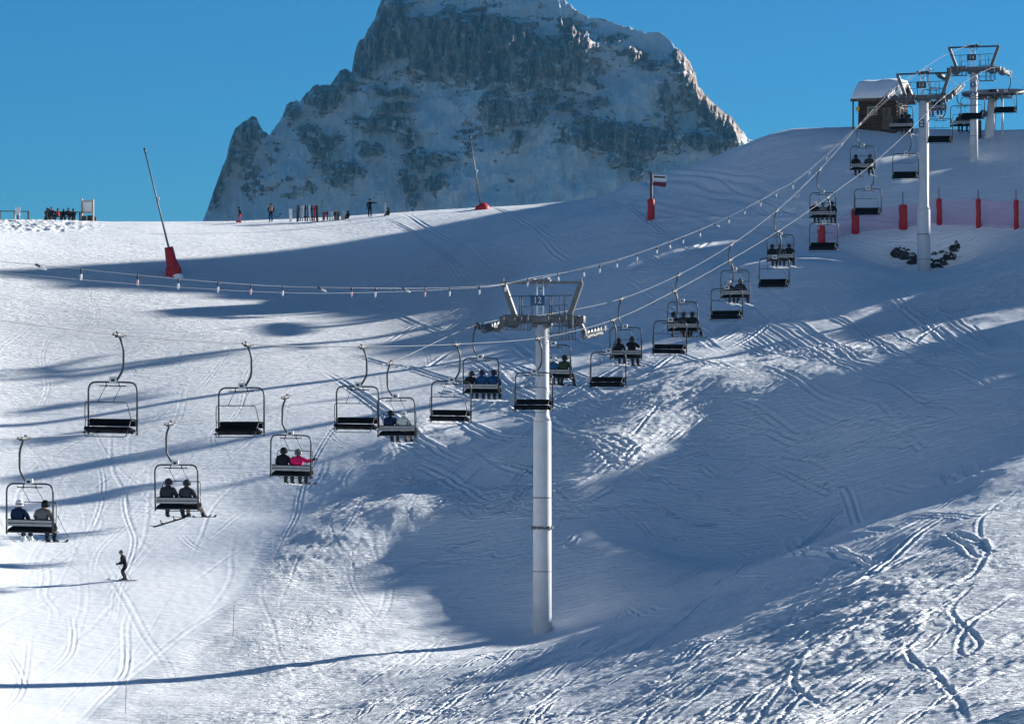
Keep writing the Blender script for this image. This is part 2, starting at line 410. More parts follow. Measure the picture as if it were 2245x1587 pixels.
# ------------------------------------------------------------------ mesh builder
class MB:
    def __init__(self): self.v = []; self.f = []; self.mi = []; self.cur = 0; self.sm = []; self.smooth = True
    def add(self, vs, fs, smooth=None):
        n = len(self.v); self.v += [tuple(p) for p in vs]
        for f in fs:
            self.f.append([n+i for i in f]); self.mi.append(self.cur); self.sm.append(self.smooth if smooth is None else smooth)
        return self
    def box(self, c, s, rot=None, bev=0.0):
        hx, hy, hz = s[0]/2, s[1]/2, s[2]/2
        b = min(bev, hx*0.9, hy*0.9, hz*0.9)
        R = rot if rot is not None else Matrix.Identity(3)
        c = Vector(c)
        if b <= 0:
            vs = [Vector((sx*hx, sy*hy, sz*hz)) for sz in (-1,1) for sy in (-1,1) for sx in (-1,1)]
            fs = [(0,2,3,1),(4,5,7,6),(0,1,5,4),(2,6,7,3),(0,4,6,2),(1,3,7,5)]
            self.add([c+R@p for p in vs], fs, False); return self
        bm = bmesh.new(); bmesh.ops.create_cube(bm, size=1.0)
        for w in bm.verts: w.co = Vector((w.co.x*s[0], w.co.y*s[1], w.co.z*s[2]))
        bmesh.ops.bevel(bm, geom=bm.edges[:], offset=b, segments=2, affect='EDGES', profile=0.5)
        bm.verts.index_update()
        self.add([c+R@w.co for w in bm.verts], [[w.index for w in f.verts] for f in bm.faces], True)
        bm.free(); return self
    def tube(self, pts, r, n=8, caps=True, closed=False):
        pts = [Vector(p) for p in pts]
        rs = r if isinstance(r, (list, tuple)) else [r]*len(pts)
        m = len(pts); rings = []; up = None
        for i, p in enumerate(pts):
            a = pts[(i-1) % m] if (closed or i > 0) else p
            b = pts[(i+1) % m] if (closed or i < m-1) else p
            t = (b-a).normalized()
            if up is None:
                up = Vector((0,0,1)) if abs(t.z) < 0.9 else Vector((0,1,0))
            u = up-t*up.dot(t)
            if u.length < 1e-5: u = t.orthogonal()
            u.normalize(); up = u; w = t.cross(u)
            rings.append([p+(u*math.cos(2*math.pi*k/n)+w*math.sin(2*math.pi*k/n))*rs[i] for k in range(n)])
        vs = [q for R in rings for q in R]; fs = []
        for i in range(m if closed else m-1):
            j = (i+1) % m
            for k in range(n):
                fs.append((i*n+k, i*n+(k+1) % n, j*n+(k+1) % n, j*n+k))
        if caps and not closed:
            fs.append(tuple(range(n))[::-1]); fs.append(tuple((m-1)*n+k for k in range(n)))
        self.add(vs, fs); return self
    def lathe(self, prof, n=20, c=(0,0,0), R=None):
        """profile of (radius, z) about the z axis"""
        R = R if R is not None else Matrix.Identity(3); c = Vector(c)
        vs = [c+R@Vector((r*math.cos(2*math.pi*k/n), r*math.sin(2*math.pi*k/n), z)) for r, z in prof for k in range(n)]
        fs = []
        for i in range(len(prof)-1):
            for k in range(n): fs.append((i*n+k, i*n+(k+1) % n, (i+1)*n+(k+1) % n, (i+1)*n+k))
        fs.append(tuple(range(n))[::-1]); fs.append(tuple((len(prof)-1)*n+k for k in range(n)))
        self.add(vs, fs); return self
    def ball(self, c, r, n=12, m=8, R=None):
        c = Vector(c); rx, ry, rz = r if isinstance(r, (tuple, list)) else (r, r, r)
        R = R if R is not None else Matrix.Identity(3)
        vs = []; fs = []
        for i in range(m+1):
            th = math.pi*i/m
            for k in range(n):
                ph = 2*math.pi*k/n
                vs.append(c+R@Vector((rx*math.sin(th)*math.cos(ph), ry*math.sin(th)*math.sin(ph), rz*math.cos(th))))
        for i in range(m):
            for k in range(n): fs.append((i*n+k, (i+1)*n+k, (i+1)*n+(k+1) % n, i*n+(k+1) % n))
        self.add(vs, fs); return self
    def prism(self, poly, y0, y1):
        """polygon in x,z pushed along y"""
        n = len(poly)
        vs = [(p[0], y0, p[1]) for p in poly]+[(p[0], y1, p[1]) for p in poly]
        fs = [tuple(range(n)), tuple(range(2*n-1, n-1, -1))]+[(i, n+i, n+(i+1) % n, (i+1) % n) for i in range(n)]
        self.add(vs, fs, False); return self
    def mesh(self, name, mats):
        me = bpy.data.meshes.new(name); me.from_pydata(self.v, [], self.f)
        for m in (mats if isinstance(mats, (list, tuple)) else [mats]): me.materials.append(m)
        me.polygons.foreach_set('use_smooth', self.sm); me.polygons.foreach_set('material_index', self.mi)
        bm = bmesh.new(); bm.from_mesh(me); bmesh.ops.remove_doubles(bm, verts=bm.verts, dist=1e-5)
        bmesh.ops.recalc_face_normals(bm, faces=bm.faces); bm.to_mesh(me); bm.free()
        me.update(); return me
    def build(self, name, mats, parent=None, loc=None):
        o = bpy.data.objects.new(name, self.mesh(name, mats)); COL.objects.link(o)
        if parent is not None: o.parent = parent
        if loc is not None: o.location = loc
        return o

def arc(c, r, a0, a1, n=6, plane='xz'):
    out = []
    for i in range(n+1):
        a = RAD(a0+(a1-a0)*i/n)
        p = (c[0]+r*math.cos(a), c[1], c[2]+r*math.sin(a)) if plane == 'xz' else (c[0]+r*math.cos(a), c[1]+r*math.sin(a), c[2])
        out.append(p)
    return out

def bent(pts, rad, n=5):
    """polyline with rounded corners"""
    pts = [Vector(p) for p in pts]; out = [pts[0]]
    for a, b, c in zip(pts[:-2], pts[1:-1], pts[2:]):
        r = min(rad, (b-a).length*0.45, (c-b).length*0.45)
        p = b+(a-b).normalized()*r; q = b+(c-b).normalized()*r
        for i in range(n+1):
            t = i/n; out.append(p*(1-t)**2+b*2*t*(1-t)+q*t*t)
    out.append(pts[-1]); return out

def text_mesh(txt, size, mat):
    cu = bpy.data.curves.new('lettering', 'FONT'); cu.body = txt; cu.size = size; cu.align_x = 'CENTER'; cu.align_y = 'CENTER'; cu.extrude = 0.004
    o = bpy.data.objects.new('lettering', cu); COL.objects.link(o)
    dg = bpy.context.evaluated_depsgraph_get(); me = bpy.data.meshes.new_from_object(o.evaluated_get(dg))
    bpy.data.objects.remove(o); bpy.data.curves.remove(cu)
    me.materials.clear(); me.materials.append(mat); return me

def copy_tree(o, parent=None):
    c = o.copy(); COL.objects.link(c); c.parent = parent
    for ch in list(o.children): copy_tree(ch, c)
    return c

# ------------------------------------------------------------------ material set
M = {}
def mats():
    M['galv'] = new_mat('galvanised_steel', (0.12,0.125,0.135), 0.55, 0.3, 0.4, 0.18, 3.0)
    M['white_steel'] = new_mat('white_painted_steel', (0.60,0.61,0.63), 0.5, 0.0, 0.4, 0.10, 1.2)
    M['dark_steel'] = new_mat('dark_steel', (0.035,0.038,0.045), 0.5, 0.2, 0.4, 0.2, 6)
    M['tube_steel'] = new_mat('chair_tube_steel', (0.045,0.048,0.055), 0.42, 0.3, 0.45, 0.2, 6)
    M['rubber'] = new_mat('black_rubber', (0.02,0.02,0.022), 0.7)
    M['cushion'] = new_mat('black_cushion', (0.006,0.006,0.008), 0.85, 0, 0.05, 0.2, 10)
    M['plank'] = new_mat('grey_backrest_board', (0.28,0.30,0.32), 0.6, 0.1, 0.3, 0.12, 5)
    M['plate'] = new_mat('pale_plate', (0.55,0.58,0.60), 0.5)
    M['ink'] = new_mat('dark_ink', (0.03,0.035,0.05), 0.6)
    M['white'] = new_mat('white_paint', (0.78,0.78,0.78), 0.5)
    M['blue_plate'] = new_mat('blue_sign_plate', (0.02,0.07,0.16), 0.45)
    M['cable'] = new_mat('steel_cable', (0.12,0.125,0.135), 0.38, 0.6)
    M['red_pad'] = new_mat('red_padding', (0.42,0.018,0.028), 0.6, 0, 0.3, 0.15, 4, 0.5, 6)
    M['dark_red'] = new_mat('dark_red_board', (0.16,0.02,0.03), 0.6)
    M['brown_pole'] = new_mat('brown_pole', (0.09,0.03,0.03), 0.6)
    M['wood'] = new_mat('weathered_wood', (0.11,0.085,0.065), 0.8, 0, 0.2, 0.3, 3, 0.4, 10)
    M['log'] = new_mat('dark_logs', (0.085,0.05,0.034), 0.8, 0, 0.2, 0.35, 2.5, 0.5, 9)
    M['pale_wood'] = new_mat('pale_wood', (0.45,0.36,0.30), 0.75, 0, 0.2, 0.15, 4)
    M['rock'] = new_mat('dark_rock', (0.045,0.044,0.042), 0.9, 0, 0.1, 0.6, 2.0, 1.0, 5)
    M['yellow'] = new_mat('yellow_paint', (0.75,0.42,0.02), 0.5)
    M['bulb'] = new_mat('white_bulb', (0.8,0.78,0.76), 0.3)
    M['pink_bulb'] = new_mat('pink_bulb', (0.75,0.42,0.46), 0.3)
    M['bamboo'] = new_mat('grey_bamboo', (0.22,0.20,0.18), 0.7)
    M['glass'] = new_mat('dark_glass', (0.02,0.03,0.04), 0.15, 0, 0.5)
    M['snow_cap'] = new_mat('roof_snow', (0.86,0.88,0.91), 0.75, 0, 0.1, 0.03, 2, 0.4, 5)
    cols = dict(black=(0.012,0.012,0.015), navy=(0.012,0.022,0.06), blue=(0.012,0.05,0.14), mid_blue=(0.02,0.09,0.20), grey=(0.13,0.13,0.135), pale=(0.42,0.46,0.46),
                pink=(0.62,0.012,0.11), orange=(0.55,0.10,0.05), green=(0.03,0.055,0.03), yellow=(0.55,0.27,0.03), red=(0.45,0.025,0.03), white=(0.72,0.72,0.72),
                tan=(0.30,0.20,0.15), skin=(0.45,0.26,0.19), charcoal=(0.035,0.037,0.045), brown=(0.10,0.05,0.03))
    for k, c in cols.items(): M['cloth_'+k] = new_mat(k+'_cloth' if k != 'skin' else 'skin', c, 0.85 if k != 'skin' else 0.55, 0, 0.06, 0.25, 14, 0.6, 16)
    nt = M['rock'].node_tree; b = nt.nodes['Principled BSDF']; src = b.inputs['Base Color'].links[0].from_socket
    g = nt.nodes.new('ShaderNodeNewGeometry'); sp = nt.nodes.new('ShaderNodeSeparateXYZ'); nt.links.new(g.outputs['Normal'], sp.inputs[0])
    n = nt.nodes.new('ShaderNodeTexNoise'); n.inputs['Scale'].default_value = 2.2; n.inputs['Detail'].default_value = 4; nt.links.new(g.outputs['Position'], n.inputs['Vector'])
    a = nt.nodes.new('ShaderNodeMath'); a.operation = 'MULTIPLY_ADD'; nt.links.new(n.outputs['Fac'], a.inputs[0]); a.inputs[1].default_value = 1.2; nt.links.new(sp.outputs['Z'], a.inputs[2])
    r = nt.nodes.new('ShaderNodeMapRange'); nt.links.new(a.outputs[0], r.inputs[0]); r.inputs[1].default_value = 1.12; r.inputs[2].default_value = 1.22
    mx = nt.nodes.new('ShaderNodeMix'); mx.data_type = 'RGBA'; nt.links.new(r.outputs[0], mx.inputs[0]); nt.links.new(src, mx.inputs[6]); mx.inputs[7].default_value = (0.88,0.9,0.92,1); nt.links.new(mx.outputs[2], b.inputs['Base Color'])
    m = bpy.data.materials.new('pink_netting'); m.use_nodes = True
    nt = m.node_tree; b = nt.nodes['Principled BSDF']
    b.inputs['Base Color'].default_value = (0.75,0.10,0.32,1); b.inputs['Roughness'].default_value = 0.8; b.inputs['Alpha'].default_value = 0.10
    M['net'] = m
mats()

# ------------------------------------------------------------------ the lift line
GAUGE = 5.40
ADIR = Vector((4.03, 11.34, 0)).normalized()
APERP = Vector((ADIR.y, -ADIR.x, 0))
LINE_RZ = -math.atan2(ADIR.x, ADIR.y)
UP_Y = [960,928,870,795,712,689,655,603,537,463,373,272,188,152,190]
DN_Y = [733,755,760,755,743,703,638,570,508,433,362,287,213,166,143]
def up_xy(t): return Vector((-17.6+4.03*t, 116.7+11.34*t, 0))-APERP*0.24
def dn_xy(t): return Vector((-14.1+3.895*t, 111.9+10.96*t, 0))+APERP*0.24
UP_PX = [65,384,638,866,1054,1215,1371,1496,1611,1710,1804,1892,1975,2045,2109]
DN_PX = [248,530,784,990,1170,1334,1470,1592,1698,1807,1903,1986,2062,2133,2205]
def _steps(f, pxs):
    """line parameter of each chair from its measured bearing"""
    p0 = f(0); d = f(1)-p0; out = []
    for px in pxs:
        k = (px-CX)/FPX; out.append((k*p0.y-p0.x)/(d.x-k*d.y))
    return out
UP_T = _steps(lambda t: up_xy(t)+APERP*0.24, UP_PX)
DN_T = _steps(lambda t: dn_xy(t)-APERP*0.24, DN_PX)
UP_Z = [float(v) for v in np.interp(range(15), UP_T, [(CY-y)*up_xy(t).y/FPX for t, y in zip(UP_T, UP_Y)])]
DN_Z = [float(v) for v in np.interp(range(15), DN_T, [(CY-y)*dn_xy(t).y/FPX for t, y in zip(DN_T, DN_Y)])]
UP_Z = [-0.6,-1.75,-2.5]+UP_Z+[23.0]
DN_Z = [3.6,2.4,1.55]+DN_Z+[23.6]
def crv(zs, t):
    u = min(max(t+3.0, 0), len(zs)-1.001); i = int(u); f = u-i
    p = [zs[min(max(i+k, 0), len(zs)-1)] for k in (-1,0,1,2)]
    return p[1]+0.5*f*(p[2]-p[0]+f*(2*p[0]-5*p[1]+4*p[2]-p[3]+f*(3*(p[1]-p[2])+p[3]-p[0])))
def up_pt(t): v = up_xy(t); v.z = crv(UP_Z, t); return v
def dn_pt(t): v = dn_xy(t); v.z = crv(DN_Z, t); return v
WHEEL_C = Vector((41.6, 275.9, 23.25))

def build_rope():
    pts = []
    t = -3.0
    while t < 14.05: pts.append(up_pt(t)); t += 0.2
    a = WHEEL_C-APERP*GAUGE/2; b = WHEEL_C+APERP*GAUGE/2
    for k in range(13):
        an = math.pi*k/12
        pts.append(WHEEL_C-APERP*GAUGE/2*math.cos(an)+ADIR*GAUGE/2*math.sin(an))
    t = 14.8
    while t > -3.01: pts.append(dn_pt(t)); t -= 0.2
    m = MB(); m.tube(pts, 0.019, 6)
    o = m.build('haul_rope', M['cable'])
    tag(o, 'steel haul rope the chairs hang from, looping past both sides of the towers', 'cable')

# ------------------------------------------------------------------ chairs
FX = 0.25      # the seat hangs off-centre from the rope
def make_chair_meshes():
    C = {}
    m = MB(); m.box((0,0,-0.03), (0.13,0.5,0.15), bev=0.03); m.box((0,0.36,0.0), (0.09,0.26,0.09), bev=0.02); m.box((0,-0.36,0.0), (0.09,0.26,0.09), bev=0.02)
    m.box((0,0.15,0.08),(0.06,0.14,0.08),bev=0.015)
    C['grip'] = m.mesh('grip', M['dark_steel'])
    m = MB(); m.tube(bent([(0,0,-0.05),(-0.17,0,-0.45),(-0.17,0,-1.22),(0.10,0,-1.62),(0.2,0,-1.63)], 0.3), 0.042, 10)
    C['hanger_arm'] = m.mesh('hanger_arm', M['tube_steel'])
    m = MB(); m.box((FX-0.03,0,-1.60),(0.30,0.10,0.24),bev=0.02)
    C['number_plate'] = m.mesh('number_plate', M['plate'])
    m = MB(); w, r = 0.95, 0.32
    m.tube(bent([(FX-w,0.0,-3.52),(FX-w,0,-1.67),(FX+w,0,-1.67),(FX+w,0.0,-3.52)], r), 0.034, 10)
    m.tube([(FX-w,0,-3.42),(FX-w,0.42,-3.44)], 0.028, 8); m.tube([(FX+w,0,-3.42),(FX+w,0.42,-3.44)], 0.028, 8)
    m.tube([(FX-w,0,-3.44),(FX+w,0,-3.44)], 0.028, 8)
    m.tube([(FX-0.52,0,-1.80),(FX+0.52,0,-1.80)], 0.02, 6)
    m.tube([(FX-0.25,0,-1.67),(FX-0.25,0,-1.84)], 0.022, 6); m.tube([(FX+0.25,0,-1.67),(FX+0.25,0,-1.84)], 0.022, 6)
    C['frame'] = m.mesh('frame', M['tube_steel'])
    m = MB(); m.box((FX,0.22,-3.335),(1.80,0.50,0.13),Matrix.Rotation(RAD(15),3,'X'),bev=0.03)
    m.box((FX-0.45,0.2,-3.43),(0.06,0.40,0.04)); m.box((FX+0.45,0.2,-3.43),(0.06,0.40,0.04))
    C['seat'] = m.mesh('seat', M['cushion'])
    m = MB(); m.box((FX,0.005,-3.085),(1.78,0.07,0.26),Matrix.Rotation(RAD(8),3,'X'),bev=0.025)
    C['backrest'] = m.mesh('backrest', M['cushion'])
    m = MB(); m.box((FX,-0.042,-3.045),(1.86,0.022,0.10),Matrix.Rotation(RAD(8),3,'X')); m.box((FX,-0.032,-3.17),(1.86,0.022,0.09),Matrix.Rotation(RAD(8),3,'X'))
    C['back_board'] = m.mesh('back_board', M['plank'])
    m = MB(); m.tube(bent([(FX-0.90,0.02,-3.02),(FX-0.90,0.35,-3.0),(FX-0.82,0.52,-2.36),(FX+0.82,0.52,-2.36),(FX+0.90,0.35,-3.0),(FX+0.90,0.02,-3.02)], 0.12), 0.018, 7)
    C['restraint_bar'] = m.mesh('restraint_bar', M['tube_steel'])
    m = MB(); m.tube(bent([(FX-0.88,0.36,-3.0),(FX-0.80,0.58,-3.56),(FX+0.80,0.58,-3.56),(FX+0.88,0.36,-3.0)], 0.1), 0.016, 7)
    C['footrest'] = m.mesh('footrest', M['tube_steel'])
    for x in (-0.30, 0.30):
        m = MB(); m.tube([(FX+x-0.03,0.0,-1.80),(FX+x+0.02,0.52,-2.36)], 0.013, 6); C['link_rod%d' % (x > 0)] = m.mesh('link_rod', M['tube_steel'])
    return C

def make_chair(C, loc, rz, slope, label, group, swing=(0,0)):
    r = empty('lift_chair', loc, rz); r.rotation_euler = (swing[0], swing[1], rz); tag(r, label, 'chairlift chair', group)
    for k in ('hanger_arm','frame','seat','backrest','back_board','restraint_bar','footrest','link_rod0','link_rod1'):
        o = bpy.data.objects.new(k.rstrip('01'), C[k]); COL.objects.link(o); o.parent = r
    for k in ('grip','number_plate'):
        o = bpy.data.objects.new(k, C[k]); COL.objects.link(o); o.parent = r
        if k == 'grip': o.rotation_euler = (slope, 0, 0)
        else:
            q = bpy.data.objects.new('number', C['number']); COL.objects.link(q); q.parent = o
            q.location = (FX-0.03, 0.053 if 'empty' in label else -0.053, -1.60); q.rotation_euler = (math.pi/2, 0, 0)
    return r
# ------------------------------------------------------------------ people
# a body is grown from a jointed skeleton as one skin; zones: 0 jacket, 1 trousers, 2 boots, 3 gloves, 4 skin
def body_mesh(name, J, zones):
    """J: joint -> (co, radius, parent); zones: joint -> material index of the bone that ends there"""
    names = list(J); idx = {k: i for i, k in enumerate(names)}
    me = bpy.data.meshes.new(name)
    edges = [(idx[J[k][2]], idx[k]) for k in names if J[k][2]]
    me.from_pydata([J[k][0] for k in names], edges, [])
    o = bpy.data.objects.new(name, me); COL.objects.link(o)
    sk = o.modifiers.new('skin', 'SKIN'); sk.use_smooth_shade = True; sk.branch_smoothing = 0.4
    for i, k in enumerate(names):
        r = J[k][1]; r = r if isinstance(r, tuple) else (r, r)
        d = me.skin_vertices[0].data[i]; d.radius = r; d.use_root = (J[k][2] is None)
    ss = o.modifiers.new('sub', 'SUBSURF'); ss.levels = 2; ss.render_levels = 2
    dg = bpy.context.evaluated_depsgraph_get()
    out = bpy.data.meshes.new_from_object(o.evaluated_get(dg))
    bpy.data.objects.remove(o); bpy.data.meshes.remove(me)
    out.name = name
    # fingers, thumbs and the face are added to the same mesh
    m = MB()
    for s in ('l', 'r'):
        w = Vector(J['wrist_'+s][0]); h = Vector(J['hand_'+s][0]); d = (h-w).normalized()
        el = Vector(J['elbow_'+s][0]); side = d.cross((w-el).normalized()+Vector((0.01,0.02,0.3))).normalized()
        curl = d.cross(side).normalized()
        if curl.z > 0: curl = -curl
        m.cur = 3
        for q, (off, ln) in enumerate(((-0.033,0.062),(-0.011,0.074),(0.011,0.070),(0.033,0.055))):
            a = h+side*off+d*0.01
            m.tube([a, a+d*ln*0.5+curl*0.006, a+d*ln*0.75+curl*ln*0.35, a+d*ln*0.7+curl*ln*0.65], [0.014,0.013,0.012,0.010], 6)
        a = h-d*0.035+side*(-0.035)
        m.tube([a, a-side*0.03+d*0.02, a-side*0.035+d*0.055+curl*0.015], [0.015,0.014,0.011], 6)
    hd = Vector(J['head'][0]); f = Vector(J.get('_face', ((0,1,0),))[0]).normalized() if '_face' in J else Vector((0,1,0))
    rt = f.cross(Vector((0,0,1))).normalized()
    m.cur = 4
    m.tube([hd+f*0.085+Vector((0,0,0.015)), hd+f*0.112-Vector((0,0,0.02)), hd+f*0.095-Vector((0,0,0.032))], [0.010,0.016,0.012], 6)
    m.tube([hd+f*0.088-rt*0.025-Vector((0,0,0.058)), hd+f*0.093-Vector((0,0,0.058)), hd+f*0.088+rt*0.025-Vector((0,0,0.058))], [0.005,0.008,0.005], 6)
    bm = bmesh.new(); bm.from_mesh(out)
    bones = [(Vector(J[J[k][2]][0]), Vector(J[k][0]), zones.get(k, 0)) for k in names if J[k][2]]
    for fc in bm.faces:
        c = fc.calc_center_median(); best = 9e9; z = 0
        for a, b, zz in bones:
            ab = b-a; t = max(0, min(1, (c-a).dot(ab)/max(ab.length_squared, 1e-9)))
            d = (c-(a+ab*t)).length
            if d < best: best = d; z = zz
        fc.material_index = z; fc.smooth = True
    off = len(bm.verts)
    vs = [bm.verts.new(p) for p in m.v]
    for fc, mi in zip(m.f, m.mi):
        try:
            nf = bm.faces.new([vs[i] for i in fc]); nf.material_index = mi; nf.smooth = True
        except ValueError: pass
    out.materials.clear()
    for k in range(5): out.materials.append(M['cloth_black'])
    bm.to_mesh(out); bm.free()
    return out

ZONES = dict(hip_l=1, hip_r=1, knee_l=1, knee_r=1, ankle_l=1, ankle_r=1, heel_l=2, heel_r=2, toe_l=2, toe_r=2, hand_l=3, hand_r=3, neck=0, head=4, crown=4)

def seated(lean=0.0, turn=0.0, arm_l=None, arm_r=None, spread=0.0, knee=0.0, splay=0.0, bulk=1.0, headx=0.0):
    c = Vector
    J = {}
    def add(k, co, r, p=None): J[k] = (tuple(co), r, p)
    ly = lean
    add('pelvis', (0,0.02,0.13), (0.19*bulk,0.16*bulk))
    add('spine', (0,0.0+0.25*ly,0.32), (0.185*bulk,0.155*bulk), 'pelvis')
    add('chest', (0,0.01+0.6*ly,0.49), (0.205*bulk,0.16*bulk), 'spine')
    add('collar', (0,0.02+0.8*ly,0.605), (0.125,0.115), 'chest')
    add('neck', (headx*0.4,0.03+0.9*ly,0.655), 0.082, 'collar')
    add('head', (headx,0.055+ly,0.745), (0.085,0.095), 'neck')
    add('crown', (headx,0.05+ly,0.825), (0.078,0.085), 'head')
    for s, sg in (('l',-1),('r',1)):
        arm = arm_l if s == 'l' else arm_r
        sh = c((sg*0.195,0.01+0.68*ly,0.545))
        el, wr, ha = arm if arm else ((sg*(0.275),0.09+0.4*ly,0.33),(sg*0.20,0.31,0.25),(sg*0.17,0.385,0.245))
        add('shoulder_'+s, sh, 0.108*bulk, 'chest')
        add('elbow_'+s, el, 0.078*bulk, 'shoulder_'+s)
        add('wrist_'+s, wr, 0.058, 'elbow_'+s)
        add('hand_'+s, ha, (0.052,0.040), 'wrist_'+s)
        kx = sg*(0.125+spread)
        add('hip_'+s, (sg*0.105,0.10,0.115), 0.125*bulk, 'pelvis')
        add('knee_'+s, (kx,0.50,0.135), 0.096*bulk, 'hip_'+s)
        add('ankle_'+s, (kx+sg*splay,0.54+knee,-0.27), 0.078, 'knee_'+s)
        add('heel_'+s, (kx+sg*splay,0.53+knee,-0.365), 0.072, 'ankle_'+s)
        add('toe_'+s, (kx+sg*splay*1.1,0.72+knee,-0.39), (0.055,0.045), 'heel_'+s)
    return J

def standing(lean=0.0, knee=0.0, arm_l=None, arm_r=None, stance=0.11, bend=0.0):
    J = {}
    def add(k, co, r, p=None): J[k] = (tuple(co), r, p)
    hz = 0.92-0.35*knee
    add('pelvis', (0,-0.12*knee-0.05*bend,hz), (0.155,0.125))
    add('spine', (0,-0.06*knee+0.25*lean,hz+0.20), (0.145,0.12), 'pelvis')
    add('chest', (0,0.55*lean,hz+0.39), (0.19,0.145), 'spine')
    add('collar', (0,0.75*lean,hz+0.51), (0.115,0.105), 'chest')
    add('neck', (0,0.86*lean,hz+0.565), 0.076, 'collar')
    add('head', (0,0.03+0.95*lean,hz+0.66), (0.085,0.095), 'neck')
    add('crown', (0,0.025+0.95*lean,hz+0.74), (0.078,0.085), 'head')
    for s, sg in (('l',-1),('r',1)):
        arm = arm_l if s == 'l' else arm_r
        sh = (sg*0.195,0.62*lean,hz+0.455)
        el, wr, ha = arm if arm else ((sg*0.25,0.5*lean-0.04,hz+0.19),(sg*0.25,0.4*lean+0.10,hz-0.03),(sg*0.245,0.4*lean+0.14,hz-0.11))
        add('shoulder_'+s, sh, 0.10, 'chest'); add('elbow_'+s, el, 0.062, 'shoulder_'+s)
        add('wrist_'+s, wr, 0.050, 'elbow_'+s); add('hand_'+s, ha, (0.048,0.034), 'wrist_'+s)
        add('hip_'+s, (sg*0.10,-0.10*knee,hz-0.08), 0.110, 'pelvis')
        add('knee_'+s, (sg*stance,0.06+0.22*knee,0.50-0.06*knee), 0.080, 'hip_'+s)
        add('ankle_'+s, (sg*stance,0.0,0.14), 0.066, 'knee_'+s)
        add('heel_'+s, (sg*stance,-0.02,0.07), 0.068, 'ankle_'+s)
        add('toe_'+s, (sg*stance,0.18,0.05), (0.052,0.044), 'heel_'+s)
    return J

def helmet_mesh():
    m = MB(); m.ball((0,-0.012,0.035), (0.128,0.142,0.128), 16, 10)
    m.tube([(x*1.0,y,-0.03) for x, y in ((-0.118,0.03),(-0.125,-0.03),(-0.09,-0.105),(0,-0.135),(0.09,-0.105),(0.125,-0.03),(0.118,0.03))], 0.022, 6)
    return m.mesh('helmet', M['cloth_black'])
def hat_mesh():
    m = MB(); m.ball((0,-0.005,0.045), (0.112,0.122,0.105), 14, 8); m.lathe([(0.118,-0.01),(0.125,0.005),(0.125,0.035),(0.117,0.045)], 16); m.ball((0,-0.01,0.16), 0.035, 8, 6)
    return m.mesh('woolly_hat', M['cloth_black'])
def goggle_mesh():
    m = MB(); pts = arc((0,0,0.02), 0.127, 20, 160, 8, 'xy'); m.tube([(x*0.92,y*0.98,z) for x, y, z in pts], [0.018]+[0.034]*7+[0.018], 8)
    back = [(x*1.02,-y*1.18,z+0.005) for x, y, z in arc((0,0,0.02), 0.127, 0, 180, 10, 'xy')]
    m.tube(back, 0.017, 6)
    return m.mesh('goggles', M['glass'])
def ski_mesh():
    m = MB(); vs = []; fs = []
    prof = [(-0.75,0.035,0.012),(-0.70,0.048,0.0),(-0.3,0.042,0.0),(0.0,0.038,0.004),(0.4,0.043,0.0),(0.72,0.054,0.002),(0.82,0.045,0.035),(0.90,0.018,0.085)]
    for y, w, z in prof: vs += [(-w,y,z),(w,y,z),(w,y,z+0.014),(-w,y,z+0.014)]
    for i in range(len(prof)-1):
        a = 4*i; b = a+4
        for k in range(4): fs.append((a+k, a+(k+1) % 4, b+(k+1) % 4, b+k))
    fs += [(0,3,2,1), tuple(4*(len(prof)-1)+k for k in range(4))]
    m.add(vs, fs, False); m.box((0,-0.12,0.03),(0.06,0.09,0.05),bev=0.01); m.box((0,0.16,0.03),(0.06,0.07,0.05),bev=0.01)
    return m.mesh('ski', M['cloth_black'])

